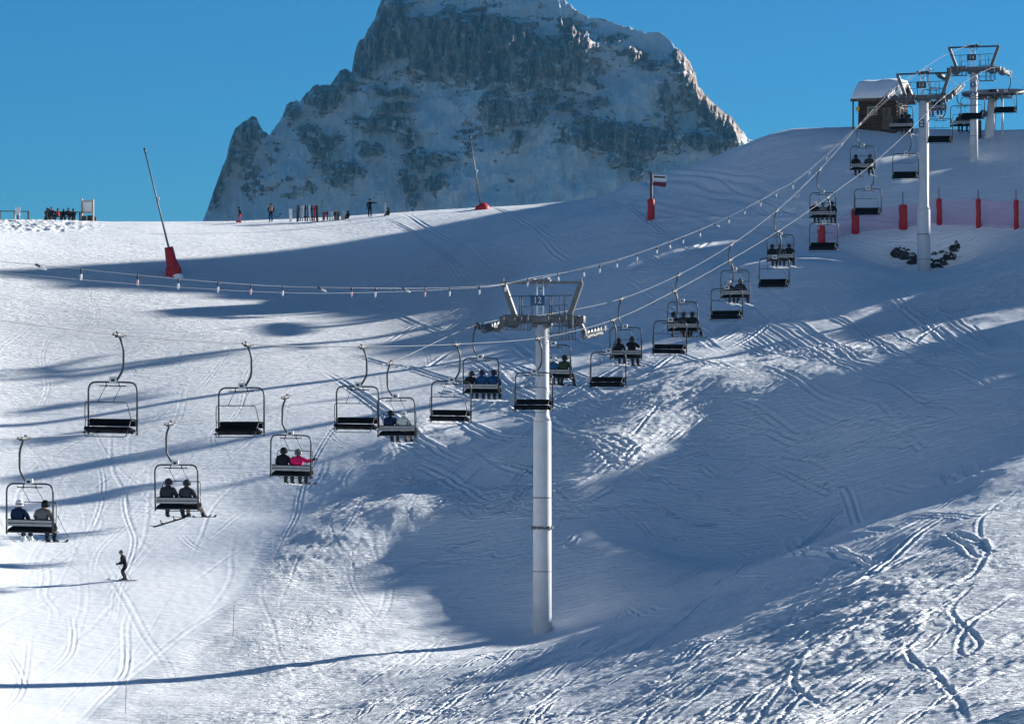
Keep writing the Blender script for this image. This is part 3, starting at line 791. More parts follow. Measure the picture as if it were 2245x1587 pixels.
SHARED = {}
def prep_people():
    A = lambda sg, *p: tuple((sg*q[0], q[1], q[2]) for q in p)
    SHARED['rest'] = seated()
    SHARED['lean'] = seated(0.09, bulk=1.04)
    SHARED['side'] = seated(0.03, headx=0.05, arm_l=A(-1,(0.30,0.05,0.34),(0.26,0.28,0.38),(0.24,0.35,0.40)))
    SHARED['arm_out'] = seated(0.02, arm_r=((0.36,0.08,0.43),(0.58,0.14,0.50),(0.655,0.17,0.535)))
    SHARED['wide'] = seated(0.05, spread=0.07, splay=0.09, knee=0.02)
    SHARED['kick'] = seated(-0.02, spread=0.03, splay=0.12, knee=0.16)
    SHARED['hold'] = seated(0.05, arm_l=A(-1,(0.27,0.16,0.50),(0.25,0.36,0.60),(0.24,0.42,0.64)), arm_r=A(1,(0.27,0.16,0.42),(0.22,0.38,0.40),(0.20,0.45,0.42)))
    SHARED['small'] = seated(0.04, bulk=0.92)
    hz = 0.92-0.35*0.42
    SHARED['ski_stance'] = standing(0.20, 0.42, arm_l=((-0.27,0.10,hz+0.20),(-0.26,0.30,hz+0.10),(-0.25,0.37,hz+0.08)), arm_r=((0.27,0.08,hz+0.20),(0.26,0.27,hz+0.08),(0.25,0.34,hz+0.06)))
    SHARED['stand'] = standing(0.02)
    SHARED['stand_pockets'] = standing(0.03, 0.1, arm_l=((-0.29,-0.03,1.10),(-0.20,0.08,0.92),(-0.16,0.12,0.88)), arm_r=((0.29,-0.03,1.10),(0.20,0.08,0.92),(0.16,0.12,0.88)))
    SHARED['point'] = standing(0.04, 0.08, arm_l=((-0.42,0.06,1.33),(-0.66,0.10,1.30),(-0.74,0.12,1.29)))
    SHARED['pull'] = standing(0.10, 0.2, arm_l=((-0.34,-0.10,1.08),(-0.50,-0.20,0.92),(-0.56,-0.24,0.86)))
    SHARED['mesh'] = {}
    for k in ('rest','lean','side','arm_out','wide','kick','hold','small','ski_stance','stand','stand_pockets','point','pull'):
        SHARED['mesh'][k] = body_mesh('person_'+k, SHARED[k], ZONES)
    SHARED['helmet'] = helmet_mesh(); SHARED['hat'] = hat_mesh(); SHARED['goggles'] = goggle_mesh(); SHARED['ski'] = ski_mesh()

def objmat(o, k, m):
    o.material_slots[k].link = 'OBJECT'; o.material_slots[k].material = m

def person(pose, loc, rz, label, jacket='black', trousers='black', boots='charcoal', gloves='black', helmet='black', hat=False, skis=None, scale=1.0, group=None, goggles=True, skiang=0.0, skidrop=-0.06, head_turn=0.0):
    o = bpy.data.objects.new('person', SHARED['mesh'][pose]); COL.objects.link(o)
    o.location = loc; o.rotation_euler = (0,0,rz); o.scale = (scale,)*3
    for k, c in enumerate((jacket, trousers, boots, gloves, 'skin')): objmat(o, k, M['cloth_'+c])
    tag(o, label, 'person', group)
    J = SHARED[pose]; hd = Vector(J['head'][0])
    if helmet:
        h = bpy.data.objects.new('woolly_hat' if hat else 'helmet', SHARED['hat' if hat else 'helmet']); COL.objects.link(h); h.parent = o; h.location = hd; h.rotation_euler = (0,0,head_turn)
        objmat(h, 0, M['cloth_'+helmet])
        if goggles and not hat:
            g = bpy.data.objects.new('goggles', SHARED['goggles']); COL.objects.link(g); g.parent = o; g.location = hd; g.rotation_euler = (0,0,head_turn)
    if skis:
        for s, sg in (('l',-1),('r',1)):
            k = bpy.data.objects.new('ski', SHARED['ski']); COL.objects.link(k); k.parent = o
            he = Vector(J['heel_'+s][0]); k.location = he+Vector((0,0.10,-0.085)); k.rotation_euler = (skidrop, 0, skiang*0.6+sg*-skiang*0.5)
            objmat(k, 0, M['cloth_'+skis])
    return o

GR_RIDERS = 'skiers riding up on the chairlift'
# (lift step, offset of the seat across, pose, jacket, trousers, helmet, skis, label, extras)
RIDERS = [
 (0,-0.50,'rest','navy','navy','white','pale','person in navy jacket and white helmet, left seat of the lowest chair',{'boots':'white'}),
 (0,0.48,'side','grey','black','black','black','person in grey jacket and black helmet holding a pole, right seat of the lowest chair',{'skiang':0.5}),
 (1,-0.45,'wide','charcoal','black','charcoal',None,'person in dark jacket seated above the hanging snowboard',{'scale':1.04}),
 (1,0.40,'kick','charcoal','tan','charcoal','black','person in dark jacket and flesh coloured trousers with legs swung to the right',{'skiang':-0.5}),
 (2,-0.40,'rest','black','charcoal','black','white','person in black jacket and black helmet next to the pink jacket',{'scale':1.05}),
 (2,0.28,'arm_out','pink','charcoal','grey','charcoal','person in bright pink jacket reaching out to hold the chair frame',{}),
 (3,-0.38,'lean','navy','navy','black','white','person in navy blue jacket and black helmet next to the pale grey jacket',{}),
 (3,0.32,'rest','pale','tan','white','white','person in pale grey jacket and white helmet with light skis',{'skiang':-0.7}),
 (4,-0.60,'side','black','black','charcoal','white','person in black, left of two blue jackets on the chair by the big tower',{'scale':0.94}),
 (4,0.02,'rest','blue','black','navy','white','person in blue jacket sitting in the middle of three left of the big tower',{}),
 (4,0.62,'lean','blue','black','black','white','person in blue jacket, rightmost of three left of the big tower',{'skiang':-0.2}),
 (5,-0.62,'rest','charcoal','black','black','black','person in dark jacket half hidden behind the shaft of the big tower',{'scale':0.95}),
 (5,-0.08,'side','mid_blue','navy','white','black','person in slate blue jacket and white helmet just right of the big tower shaft',{'scale':0.95}),
 (5,0.56,'wide','green','charcoal','black','black','person in dark green jacket just right of the big tower shaft',{'scale':1.06}),
 (6,-0.45,'rest','black','navy','black','white','slim person in black beside the broad person, right of the big tower sheaves',{}),
 (6,0.34,'hold','black','black','charcoal','black','broad person in black raising a hand, on the first chair beyond the big tower',{'scale':1.08}),
 (7,-0.62,'kick','yellow','yellow','black','black','person in yellow trousers at the left end of a three person chair',{'jacket2':'black'}),
 (7,0.0,'lean','charcoal','black','charcoal','charcoal','person in charcoal between the yellow trousers and another rider',{}),
 (7,0.60,'kick','black','black','black','charcoal','person in black with legs swung out at the right of the yellow trousers chair',{}),
 (8,-0.42,'rest','black','black','white','white','person in black and pale helmet on the chair above the yellow trousers',{'scale':0.95}),
 (8,0.30,'wide','charcoal','black','grey','white','broad person in charcoal and grey helmet on the chair above the yellow trousers',{'scale':1.06}),
 (9,-0.62,'rest','black','black','black','white','person in black, leftmost of three riders left of the red posts',{}),
 (9,-0.10,'side','charcoal','black','charcoal','white','person in charcoal, middle of three riders left of the red posts',{}),
 (9,0.56,'hold','black','charcoal','black','white','person with an arm raised, rightmost of three riders left of the red posts',{'skiang':-0.6}),
 (10,-0.62,'rest','black','black','white','pale','person in black with white helmet above the lowest red post',{}),
 (10,-0.02,'small','grey','charcoal','grey','pale','small person in grey between two dark riders above the lowest red post',{'scale':0.92}),
 (10,0.60,'lean','black','charcoal','black','pale','person in black at the right of the chair above the lowest red post',{}),
 (11,-0.55,'rest','black','black','black','charcoal','person in black on the left seat of the chair below the wooden hut',{}),
 (11,0.48,'side','charcoal','black','charcoal','white','person in charcoal with white skis on the chair below the wooden hut',{'skiang':-0.7}),
 (12,0.08,'rest','black','navy','black','charcoal','person in black on the left of the chair hanging in front of the hut',{}),
 (12,0.58,'lean','charcoal','black','black','white','person in charcoal on the right of the chair hanging in front of the hut',{'skiang':-0.5}),
 (13,-0.35,'rest','brown','red','black','charcoal','person in red trousers partly hidden behind the second tower',{}),
 (13,0.35,'lean','black','charcoal','charcoal','white','person in black just right of the second tower shaft',{}),
 (14,-0.20,'lean','charcoal','black','grey','black','person in charcoal leaning forward on the chair arriving at the top',{'scale':0.95}),
 (14,0.50,'lean','black','black','black','black','person in black beside the upper tower shaft on the chair arriving at the top',{}),
]
UP_LABELS = ['lowest occupied chair at the left edge carrying a navy and a grey jacket','occupied chair with the snowboard hanging below it','occupied chair with the pink jacket rider','occupied chair with a navy and a pale grey jacket','occupied chair with two blue jackets left of the big tower','occupied chair half hidden behind the shaft of the big tower','occupied chair just right of the big tower sheaves carrying two dark riders','occupied chair with the yellow trousered rider','two rider chair above the yellow trousers chair','three rider chair left of the red posts','three rider chair hanging above the lowest red post','two rider chair below the wooden hut','occupied chair hanging in front of the wooden hut','occupied chair behind the shaft of the second tower','chair with riders arriving beside the uppermost tower shaft']
DN_LABELS = ['largest empty chair with black seat at the far left','second empty chair from the left, between the largest one and the pink jacket','empty chair overlapping the navy and pale grey riders','empty chair just left of the chair with two blue jackets','empty chair hanging in front of the big tower shaft','empty chair right of the big tower below two dark riders','empty chair below the yellow trousered rider','empty chair below the two rider chair with grey helmet','empty chair below the three riders left of the red posts','empty chair in front of the lowest red post','empty chair just right of the second lowest red post','empty chair immediately left of the second tower shaft','empty chair immediately right of the second tower shaft','empty chair in front of the uppermost tower shaft','highest empty chair beside the bullwheel']

def build_lift_chairs():
    C = make_chair_meshes()
    m = MB(); m.box((0,0,0),(0.14,0.10,0.008))     # a smudge of digits too small to read
    C['number'] = m.mesh('number', M['ink'])
    SW = [(RAD(rs.uniform(-1.8,1.8)), RAD(rs.uniform(-1.0,1.0))) for rs in [random.Random(33)] for _ in range(30)]
    for i in range(15):
        p = up_pt(UP_T[i]); q = up_pt(UP_T[i]+0.05); sl = math.atan2(q.z-p.z, (q-p).to_2d().length)
        make_chair(C, p, LINE_RZ, sl, UP_LABELS[i], 'chairs carrying riders up the slope', SW[i])
        p = dn_pt(DN_T[i]); q = dn_pt(DN_T[i]-0.05); sl = math.atan2(q.z-p.z, (q-p).to_2d().length)
        make_chair(C, p, LINE_RZ+math.pi, sl, DN_LABELS[i], 'empty chairs coming down the slope', SW[15+i])
    R = Matrix.Rotation(LINE_RZ, 3, 'Z')
    for t, x, pose, jk, tr, he, sk, lab, ex in RIDERS:
        ex = dict(ex); jk = ex.pop('jacket2', jk)
        RR = R@Matrix.Rotation(SW[t][1],3,'Y')@Matrix.Rotation(SW[t][0],3,'X')
        loc = up_pt(UP_T[t])+RR@Vector((FX+x, 0.10, -3.315))
        ex['scale'] = 1.17*ex.get('scale', 1.0)
        pp = person(pose, loc, LINE_RZ, lab, jk, tr, helmet=he, skis=sk, group=GR_RIDERS, **ex)
        pp.rotation_euler = (SW[t][0], SW[t][1], LINE_RZ)
    # snowboard hanging from one boot, and a ski pole
    m = MB(); pr = []
    for i in range(15):
        t = -0.78+1.56*i/14; w = 0.145-0.02*math.cos(t*2.6); e = max(0, abs(t)-0.60)
        if i in (0, 14): w = 0.05
        pr.append((t, w, e*e*3.0))
    vs = []; fs = []
    for y, w, z in pr: vs += [(y,-w,z),(y,w,z),(y,w,z+0.014),(y,-w,z+0.014)]
    for i in range(len(pr)-1):
        for k in range(4): fs.append((4*i+k, 4*i+(k+1) % 4, 4*i+4+(k+1) % 4, 4*i+4+k))
    fs += [(0,3,2,1), tuple(4*(len(pr)-1)+k for k in range(4))]
    r = empty('snowboard', up_pt(UP_T[1])+R@Vector((FX-0.62,0.72,-4.02)), LINE_RZ+RAD(20))
    r.rotation_euler = (RAD(-12), RAD(-17), LINE_RZ+RAD(18))
    tag(r, 'dark snowboard hanging slantwise from the boot of the rider in the second lowest chair', 'snowboard')
    m.add(vs, fs, False); m.build('deck', M['cushion'], r)
    for x in (-0.27, 0.27):
        b = MB(); b.box((x,0,0.03),(0.10,0.20,0.035),bev=0.01); b.box((x-0.045,0,0.12),(0.03,0.16,0.17),bev=0.012); b.build('binding', M['rubber'], r)
    m = MB(); m.tube([(0,0,0),(0.12,0.5,-0.72)], 0.010, 6); m.tube([(0,0,0.0),(-0.01,-0.04,0.10)], 0.017, 6); m.lathe([(0.012,0),(0.045,0.004),(0.045,0.010),(0.012,0.014)], 10, (0.112,0.47,-0.67))
    o = m.build('ski_pole', M['dark_steel'])
    o.location = up_pt(UP_T[0])+R@Vector((FX+0.95,0.42,-2.92)); o.rotation_euler = (0, 0, LINE_RZ)
    tag(o, 'thin black ski pole held out at the right of the lowest chair', 'ski pole')
# ------------------------------------------------------------------ lift towers
def sheave_train(parent, x, z, supp=True, dz=0.0, n=6, slope=0.0):
    """line of rope wheels along y; z is the rope height"""
    r = MB()
    zc = z-0.26 if supp else z+0.26
    side = 1 if x > 0 else -1
    e = empty('sheave_train', (x, 0, zc)); e.parent = parent; e.rotation_euler = (slope, 0, 0)
    L = 0.52*n
    b = MB(); b.box((-side*0.11,0,-0.06),(0.07,L*0.9,0.14)); b.box((side*0.11,0,-0.06),(0.05,L*0.86,0.10))
    for k in range(n//2): b.box((0,-L/2+0.52+1.04*k,-0.10),(0.30,0.55,0.07))
    b.box((-side*0.25,0,-0.14),(0.25,0.35,0.22)); b.box((side*0.16,-L*0.5,0.12),(0.05,0.28,0.26)); b.box((side*0.16,L*0.5,0.12),(0.05,0.28,0.26))
    b.tube([(side*0.32,-L*0.48,0.12),(side*0.32,L*0.48,0.12)],0.02,6)
    for k in (-1,0,1): b.tube([(side*0.13,k*L*0.4,-0.06),(side*0.32,k*L*0.4,0.12)],0.016,6)
    b.build('rocker_beam', M['galv'], e)
    # sheave_train empties are parts, the wheels are their sub-parts
    for k in range(n):
        w = MB(); w.lathe([(0.05,-0.07),(0.20,-0.07),(0.235,-0.05),(0.215,0),(0.235,0.05),(0.20,0.07),(0.05,0.07)], 18, (0,0,0), Matrix.Rotation(math.pi/2,3,'Y'))
        w.lathe([(0.045,-0.10),(0.045,0.10)], 8, (0,0,0), Matrix.Rotation(math.pi/2,3,'Y'))
        w.build('wheel', M['galv'], e, (0, -L/2+0.26+0.52*k, 0))
    return e

def lift_tower(base, h, label, number, r_lo, r_up, split, rz_l, rz_r, tilt=0.0, plates=(), flange=None, slope=0.25, simple=False):
    """h = height of the crossarm above the base, rz_l / rz_r = rope heights at the two sides"""
    t = empty('lift_tower', base, LINE_RZ); tag(t, label, 'lift tower', 'steel towers carrying the chairlift')
    top = h-0.30
    s = MB()
    if split:
        s.lathe([(r_lo*1.06,-1.5),(r_lo*1.03,split*0.4),(r_lo,split-0.35),(r_lo*0.99,split-0.3)], 32)
        s.build('lower_shaft', M['white_steel'], t)
        s = MB(); s.lathe([(r_lo*0.985,split-0.3),(r_up*1.02,split),(r_up,split+0.05),(r_up,top)], 32); s.build('upper_shaft', M['white_steel'], t)
    else:
        s.lathe([(r_lo,-1.5),(r_up,top)], 32); s.build('shaft', M['white_steel'], t)
    for k, zz in enumerate((0.28, 0.62)):      # weld seams round the shaft
        w = MB(); q = zz*(split or top); rr = r_lo*1.035 if split else r_lo+(r_up-r_lo)*(q+1.5)/(top+1.5); w.lathe([(rr-0.01,q-0.03),(rr+0.012,q-0.012),(rr+0.012,q+0.012),(rr-0.01,q+0.03)], 28)
        w.build('weld_seam', M['galv'], t)
    if flange:
        f = MB(); f.lathe([(r_lo+0.005,flange-0.05),(r_lo+0.07,flange-0.05),(r_lo+0.07,flange+0.05),(r_lo+0.005,flange+0.05)], 28)
        for k in range(12):
            a = 2*math.pi*k/12; f.box(((r_lo+0.07)*math.cos(a),(r_lo+0.07)*math.sin(a),flange),(0.08,0.08,0.17))
        f.build('flange', M['galv'], t)
    c = MB()
    c.box((0,0,h),(4.0,0.40,0.38),bev=0.03); c.box((0,0,h-0.30),(0.95,0.6,0.2),bev=0.03)
    for sx in (-1,1):
        c.prism([(sx*1.1,h-0.23),(sx*1.95,h-0.23),(sx*1.95,h-0.36),(sx*1.45,h-0.48)],-0.16,0.16)
        c.box((sx*2.12,0,h-0.02),(0.30,0.34,0.36),bev=0.02)
    c.build('crossarm', M['galv'], t)
    for sx in (-1,1):
        v = MB(); a = Vector((sx*1.48,0,h+0.2)); b = Vector((sx*2.08,0,h+1.82)); d = (b-a)
        ang = math.atan2(d.x, d.z)
        v.box((a+b)/2,(0.24,0.22,d.length+0.1),Matrix.Rotation(ang,3,'Y')); v.box(a+Vector((0,0,-0.06)),(0.5,0.3,0.08))
        v.box(b+Vector((sx*0.02,0,0.16)),(0.06,0.06,0.26))
        v.build('lifting_arm', M['galv'], t)
    b = MB(); b.box((0,0,h+1.86),(4.3,0.12,0.13)); b.box((-0.05,0,h+1.97),(1.0,0.22,0.10)); b.tube([(-0.45,-0.3,h+2.02),(-0.45,0.3,h+2.06)],0.05,8); b.tube([(0.30,-0.3,h+2.04),(0.30,0.3,h+2.08)],0.05,8)
    b.tube(bent([(-0.35,0,h+1.8),(-0.2,-0.05,h+1.5),(0.15,0,h+1.62),(0.35,0,h+1.78)],0.1),0.02,6)
    if simple: b.tube([(0.5,0,h+1.9),(0.5,0,h+2.35)],0.015,6)
    b.build('top_bar', M['dark_steel'] if simple else M['galv'], t)
    g = MB()
    g.tube([(-1.72,-0.35,h+1.16),(1.72,-0.35,h+1.20)],0.022,6)
    for x in (-1.1,-0.98,-0.42,0.52,0.62): g.tube([(x,-0.35,h+0.2),(x,-0.35,h+1.17)],0.026,6)
    g.tube([(-1.0,-0.35,h+0.65),(-0.4,-0.35,h+0.65)],0.016,6); g.tube([(0.55,-0.35,h+0.68),(1.5,-0.35,h+0.70)],0.016,6)
    for x in (1.05,1.3): g.tube([(x,-0.35,h+0.2),(x,-0.35,h+1.16)],0.022,6)
    g.build('railing', M['dark_steel'], t)
    l = MB()
    for x in (-0.21,0.14): l.tube([(x,-0.25,h+0.2),(x,-0.25,h+1.9)],0.028,6)
    for k in range(6): l.tube([(-0.21,-0.25,h+0.35+0.28*k),(0.14,-0.25,h+0.35+0.28*k)],0.014,6)
    l.build('ladder', M['white_steel'], t)
    k = MB(); k.box((-0.10,-0.43,h+0.95),(0.78,0.03,0.52),bev=0.008)
    pl = k.build('number_plate', M['blue_plate'] if not simple else M['dark_steel'], t)
    n = bpy.data.objects.new('lettering', text_mesh(number, 0.46, M['plate'])); COL.objects.link(n); n.parent = pl; n.location = (-0.10,-0.452,h+0.95); n.rotation_euler = (math.pi/2,0,0)
    # work platforms
    for sx in (1,-1):
        w = MB(); x0, x1 = (0.55,1.85) if sx > 0 else (-1.85,-0.55)
        zf = h-1.05 if sx > 0 else h-0.55
        w.box(((x0+x1)/2,-0.42,zf),(x1-x0,0.55,0.05))
        for x in (x0, (x0+x1)/2-0.06, x1-0.35, x1):
            w.tube([(x,-0.68,zf),(x,-0.68,h+0.25)],0.03,6)
            w.tube([(x,-0.22,zf),(x,-0.22,h)],0.025,6)
        for z in (zf+0.35, zf+0.7, h+0.22): w.tube([(x0,-0.68,z),(x1,-0.68,z)],0.026,6)
        w.build('work_platform', M['galv'], t)
    sheave_train(t, -GAUGE/2, rz_l, True, slope=slope)
    sheave_train(t, GAUGE/2, rz_r, True, slope=slope)
    for sx in (1,-1):
        w = MB(); zz = (rz_r if sx > 0 else rz_l)-0.35
        w.prism([(sx*2.0,h+0.1),(sx*2.35,zz+0.2),(sx*2.42,zz-0.1),(sx*2.25,zz-0.15),(sx*1.9,h-0.2)],-0.13,0.13)
        w.build('bracket', M['galv'], t)
    for (z, r, kind) in plates:
        q = MB()
        if kind == 'disc': q.lathe([(r,0),(r,0.02),(r*0.9,0.024)], 24, (0,-r_up-0.03,z), Matrix.Rotation(math.pi/2,3,'X'))
        else: q.box((-0.05,-r_up*1.25-0.03,z),(0.42,0.03,0.62))
        p = q.build('notice_disc' if kind == 'disc' else 'notice_plate', M['blue_plate'], t)
        q = MB()
        if kind == 'disc':
            q.prism([(-0.05,z-0.18),(0.05,z-0.18),(0.05,z+0.02),(0.13,z+0.02),(0,z+0.2),(-0.13,z+0.02),(-0.05,z+0.02)],-r_up-0.062,-r_up-0.056)
            q.lathe([(r*0.98,0),(r*0.98,0.006)],24,(0,-r_up-0.035,z), Matrix.Rotation(math.pi/2,3,'X'))
        else:
            q.box((-0.05,-r_up*1.25-0.05,z+0.12),(0.22,0.006,0.16)); q.box((-0.05,-r_up*1.25-0.05,z-0.13),(0.22,0.006,0.16))
        q.build('pictogram', M['plate'], p)
    return t

def pole_obj(name, pts, r, mat, parent): m = MB(); m.tube(pts, r, 10); return m.build(name, mat, parent)

def build_towers():
    global T_TOP
    T_TOP = []
    specs = [((1.54,162.5),700,1),((32.15,249.3),214,2),((38.75,267.9),152,3)]
    for (x, y), yc, k in specs:
        bz = gz(x, y)
        h = (CY-yc)*y/FPX-bz
        tl = (Vector((x, y, 0))-APERP*GAUGE/2); tr = Vector((x, y, 0))+APERP*GAUGE/2
        u = (tl.y-116.7)/11.34; v = (tr.y-111.9)/10.96
        zl = up_pt(u).z-bz; zr = dn_pt(v).z-bz
        slope = math.atan2(up_pt(u+0.3).z-up_pt(u-0.3).z, 0.6*12.03)
        if k == 1: lift_tower((x,y,bz), h, 'tall white tower with a blue 12 plate standing in the hollow', '12', 0.455, 0.345, (CY-910)*y/FPX-bz, zl, zr, flange=(CY-1156)*y/FPX-bz, slope=slope)
        if k == 2: lift_tower((x,y,bz), h, 'white tower in front of the wooden hut, its foot among dark rocks', '13', 0.50, 0.395, (CY-452)*y/FPX-bz, zl, zr, plates=(((CY-272)*y/FPX-bz,0.3,'plate'),), slope=slope, simple=True)
        if k == 3: lift_tower((x,y,bz), h, 'uppermost white tower with two round notices on its shaft, beside the bullwheel', '14', 0.36, 0.31, None, zl, zr, plates=(((CY-187)*y/FPX-bz,0.24,'disc'),((CY-207)*y/FPX-bz,0.24,'disc')), slope=slope*0.3, simple=True)
        T_TOP.append(Vector((x, y, bz+h+2.1)))

def build_station():
    x, y = WHEEL_C.x, WHEEL_C.y
    bz = gz(x, y)
    e = empty('bullwheel_station', (x, y, bz), LINE_RZ); tag(e, 'return station with a big horizontal bullwheel on a leaning white column at the top', 'bullwheel')
    h = WHEEL_C.z-bz; R = GAUGE/2
    T = Matrix.Rotation(RAD(9), 3, 'X')
    m = MB(); m.lathe([(R-0.16,-0.10),(R+0.05,-0.12),(R-0.02,0),(R+0.05,0.12),(R-0.16,0.10)], 48, (0,0,h), T); m.build('rim', M['dark_steel'], e)
    m = MB(); m.lathe([(0.3,-0.30),(R-0.2,-0.06),(R-0.2,0.0),(0.3,-0.16)], 40, (0,0,h), T)
    m.build('wheel_disc', M['galv'], e)
    m = MB()
    for k in range(8):
        a = 2*math.pi*k/8; m.box(T@Vector((math.cos(a)*R*0.5,math.sin(a)*R*0.5,-0.2))+Vector((0,0,h)),(R*0.95,0.14,0.12),T@Matrix.Rotation(a,3,'Z'))
    m.build('spokes', M['white_steel'], e)
    m = MB(); m.lathe([(0.42,-0.62),(0.42,0.25),(0.25,0.3)], 20, (0,0,h), T); m.build('hub', M['dark_steel'], e)
    m = MB(); m.tube([(-0.35,-0.5,-1.2),(-0.05,-0.1,h-0.55)],[0.52,0.36],20); m.build('column', M['white_steel'], e)
    m = MB(); m.tube([(0.75,0.3,-1.0),(0.70,0.3,h-0.3)],0.10,10); m.build('prop', M['white_steel'], e)
    m = MB(); m.box((-1.1,-0.2,h-0.45),(1.6,0.4,0.3),bev=0.03); m.box((1.0,-0.3,h-0.40),(1.4,0.35,0.25),bev=0.03); m.build('carriage', M['galv'], e)
    m = MB(); m.lathe([(0.34,0),(0.34,0.03)], 24, (-0.72,-0.85,(CY-251)*y/FPX-bz), Matrix.Rotation(math.pi/2,3,'X'))
    d = m.build('notice_disc', M['blue_plate'], e)
    z = (CY-251)*y/FPX-bz
    m = MB(); m.prism([(-0.78,z-0.2),(-0.66,z-0.2),(-0.66,z),(-0.56,z),(-0.72,z+0.22),(-0.88,z),(-0.78,z)],-0.889,-0.883); m.build('pictogram', M['plate'], d)
    m = MB(); m.box((-1.2,-0.8,0.55),(0.55,0.5,1.6),bev=0.05); m.build('control_box', M['dark_steel'], e)

def build_hut():
    d = 281.0
    c = P(1936, 291, d); bz = gz(c.x, c.y)-0.25
    e = empty('log_hut', (c.x, c.y, bz), RAD(-24)); tag(e, 'small wooden log hut with thick snow on its roof at the top of the hill', 'hut')
    L, D, H = 3.25, 3.1, 3.0
    m = MB()
    n = 11
    for k in range(n):
        z = H*(k+0.5)/n; r = H/n*0.54
        for sy in (-1,1): m.tube([(-L/2-0.12,sy*D/2,z),(L/2+0.12,sy*D/2,z)], r, 8)
        for sx in (-1,1): m.tube([(sx*L/2,-D/2-0.12,z+0.0),(sx*L/2,D/2+0.12,z)], r*0.98, 8)
    m.box((0,0,H/2-0.2),(L-0.1,D-0.1,H+0.4))
    gab = 0.95
    for sx in (-1,1):
        vs = [(sx*L/2-0.05*sx,-D/2,H),(sx*L/2-0.05*sx,D/2,H),(sx*L/2-0.05*sx,0,H+gab)]
        m.add(vs+[(v[0]-sx*0.08,v[1],v[2]) for v in vs], [(0,1,2),(5,4,3),(0,3,4,1),(1,4,5,2),(2,5,3,0)], False)
    m.build('wall', M['log'], e)
    def roofpart(name, t0, t1, ov, mat, parent, soft=False):
        y1 = D/2+ov; s = gab/(D/2)
        b = MB(); x1 = L/2+ov*0.85
        zs = lambda y: H+gab-s*abs(y)
        ys = [-y1,-y1*0.6,-y1*0.2,0,y1*0.2,y1*0.6,y1]
        vs = []; nx = 7
        xsx = [-x1+2*x1*k/(nx-1) for k in range(nx)]
        for yy in ys:
            for xx in xsx:
                ed = 1.0
                if soft: ed = 0.55+0.45*min(1, (y1-abs(yy))/0.5, 1) if abs(yy) > y1-0.5 or True else 1
                if soft and abs(xx) > x1*0.99: ed *= 0.6
                vs.append((xx, yy, zs(yy)+(t1 if not soft else t0+(t1-t0)*ed+0.05*math.sin(xx*2.1+yy))))
        k0 = len(vs)
        for yy in ys:
            for xx in xsx: vs.append((xx, yy, zs(yy)+t0))
        fs = []; ny = len(ys)
        for j in range(ny-1):
            for i in range(nx-1):
                a = j*nx+i; fs.append((a,a+1,a+nx+1,a+nx)); fs.append((k0+a,k0+a+nx,k0+a+nx+1,k0+a+1))
        for i in range(nx-1):
            fs.append((i,k0+i,k0+i+1,i+1)); a = (ny-1)*nx+i; fs.append((a,a+1,k0+a+1,k0+a))
        for j in range(ny-1):
            a = j*nx; fs.append((a,a+nx,k0+a+nx,k0+a)); a = j*nx+nx-1; fs.append((a,k0+a,k0+a+nx,a+nx))
        b.add(vs, fs, soft); return b.build(name, mat, parent)
    rf = roofpart('roof', 0.02, 0.22, 0.75, M['wood'], e)
    roofpart('snow_cover', 0.225, 0.68, 0.70, M['snow_cap'], rf, True)
    m = MB(); m.box((L/2-0.75,-D/2-0.14,1.05),(0.85,0.08,1.95),bev=0.01); dr = m.build('door', M['wood'], e)
    m = MB(); m.box((L/2-0.45,-D/2-0.20,1.05),(0.06,0.06,0.16)); m.build('handle', M['dark_steel'], dr)
    m = MB(); m.box((-0.45,-D/2-0.14,1.75),(0.9,0.07,0.75)); w = m.build('window', M['pale_wood'], e)
    m = MB(); m.box((-0.45,-D/2-0.18,1.75),(0.74,0.02,0.60)); m.build('pane', M['glass'], w)
    m = MB(); m.box((L/2+0.14,-0.2,1.5),(0.07,1.0,1.1)); w = m.build('window', M['pale_wood'], e)
    m = MB(); m.box((L/2+0.18,-0.2,1.5),(0.02,0.82,0.92)); m.build('pane', M['glass'], w)
    m = MB(); m.box((-L/2-0.16,-D/2-0.1,1.95),(0.30,0.12,0.36),bev=0.02); m.build('alarm_box', M['yellow'], e)
    for sx in (-1,1):
        m = MB(); m.tube([(sx*(L/2+0.45),-D/2-0.55,0),(sx*(L/2+0.45),-D/2-0.55,H-0.25)],0.07,8); m.build('porch_post', M['log'], e)

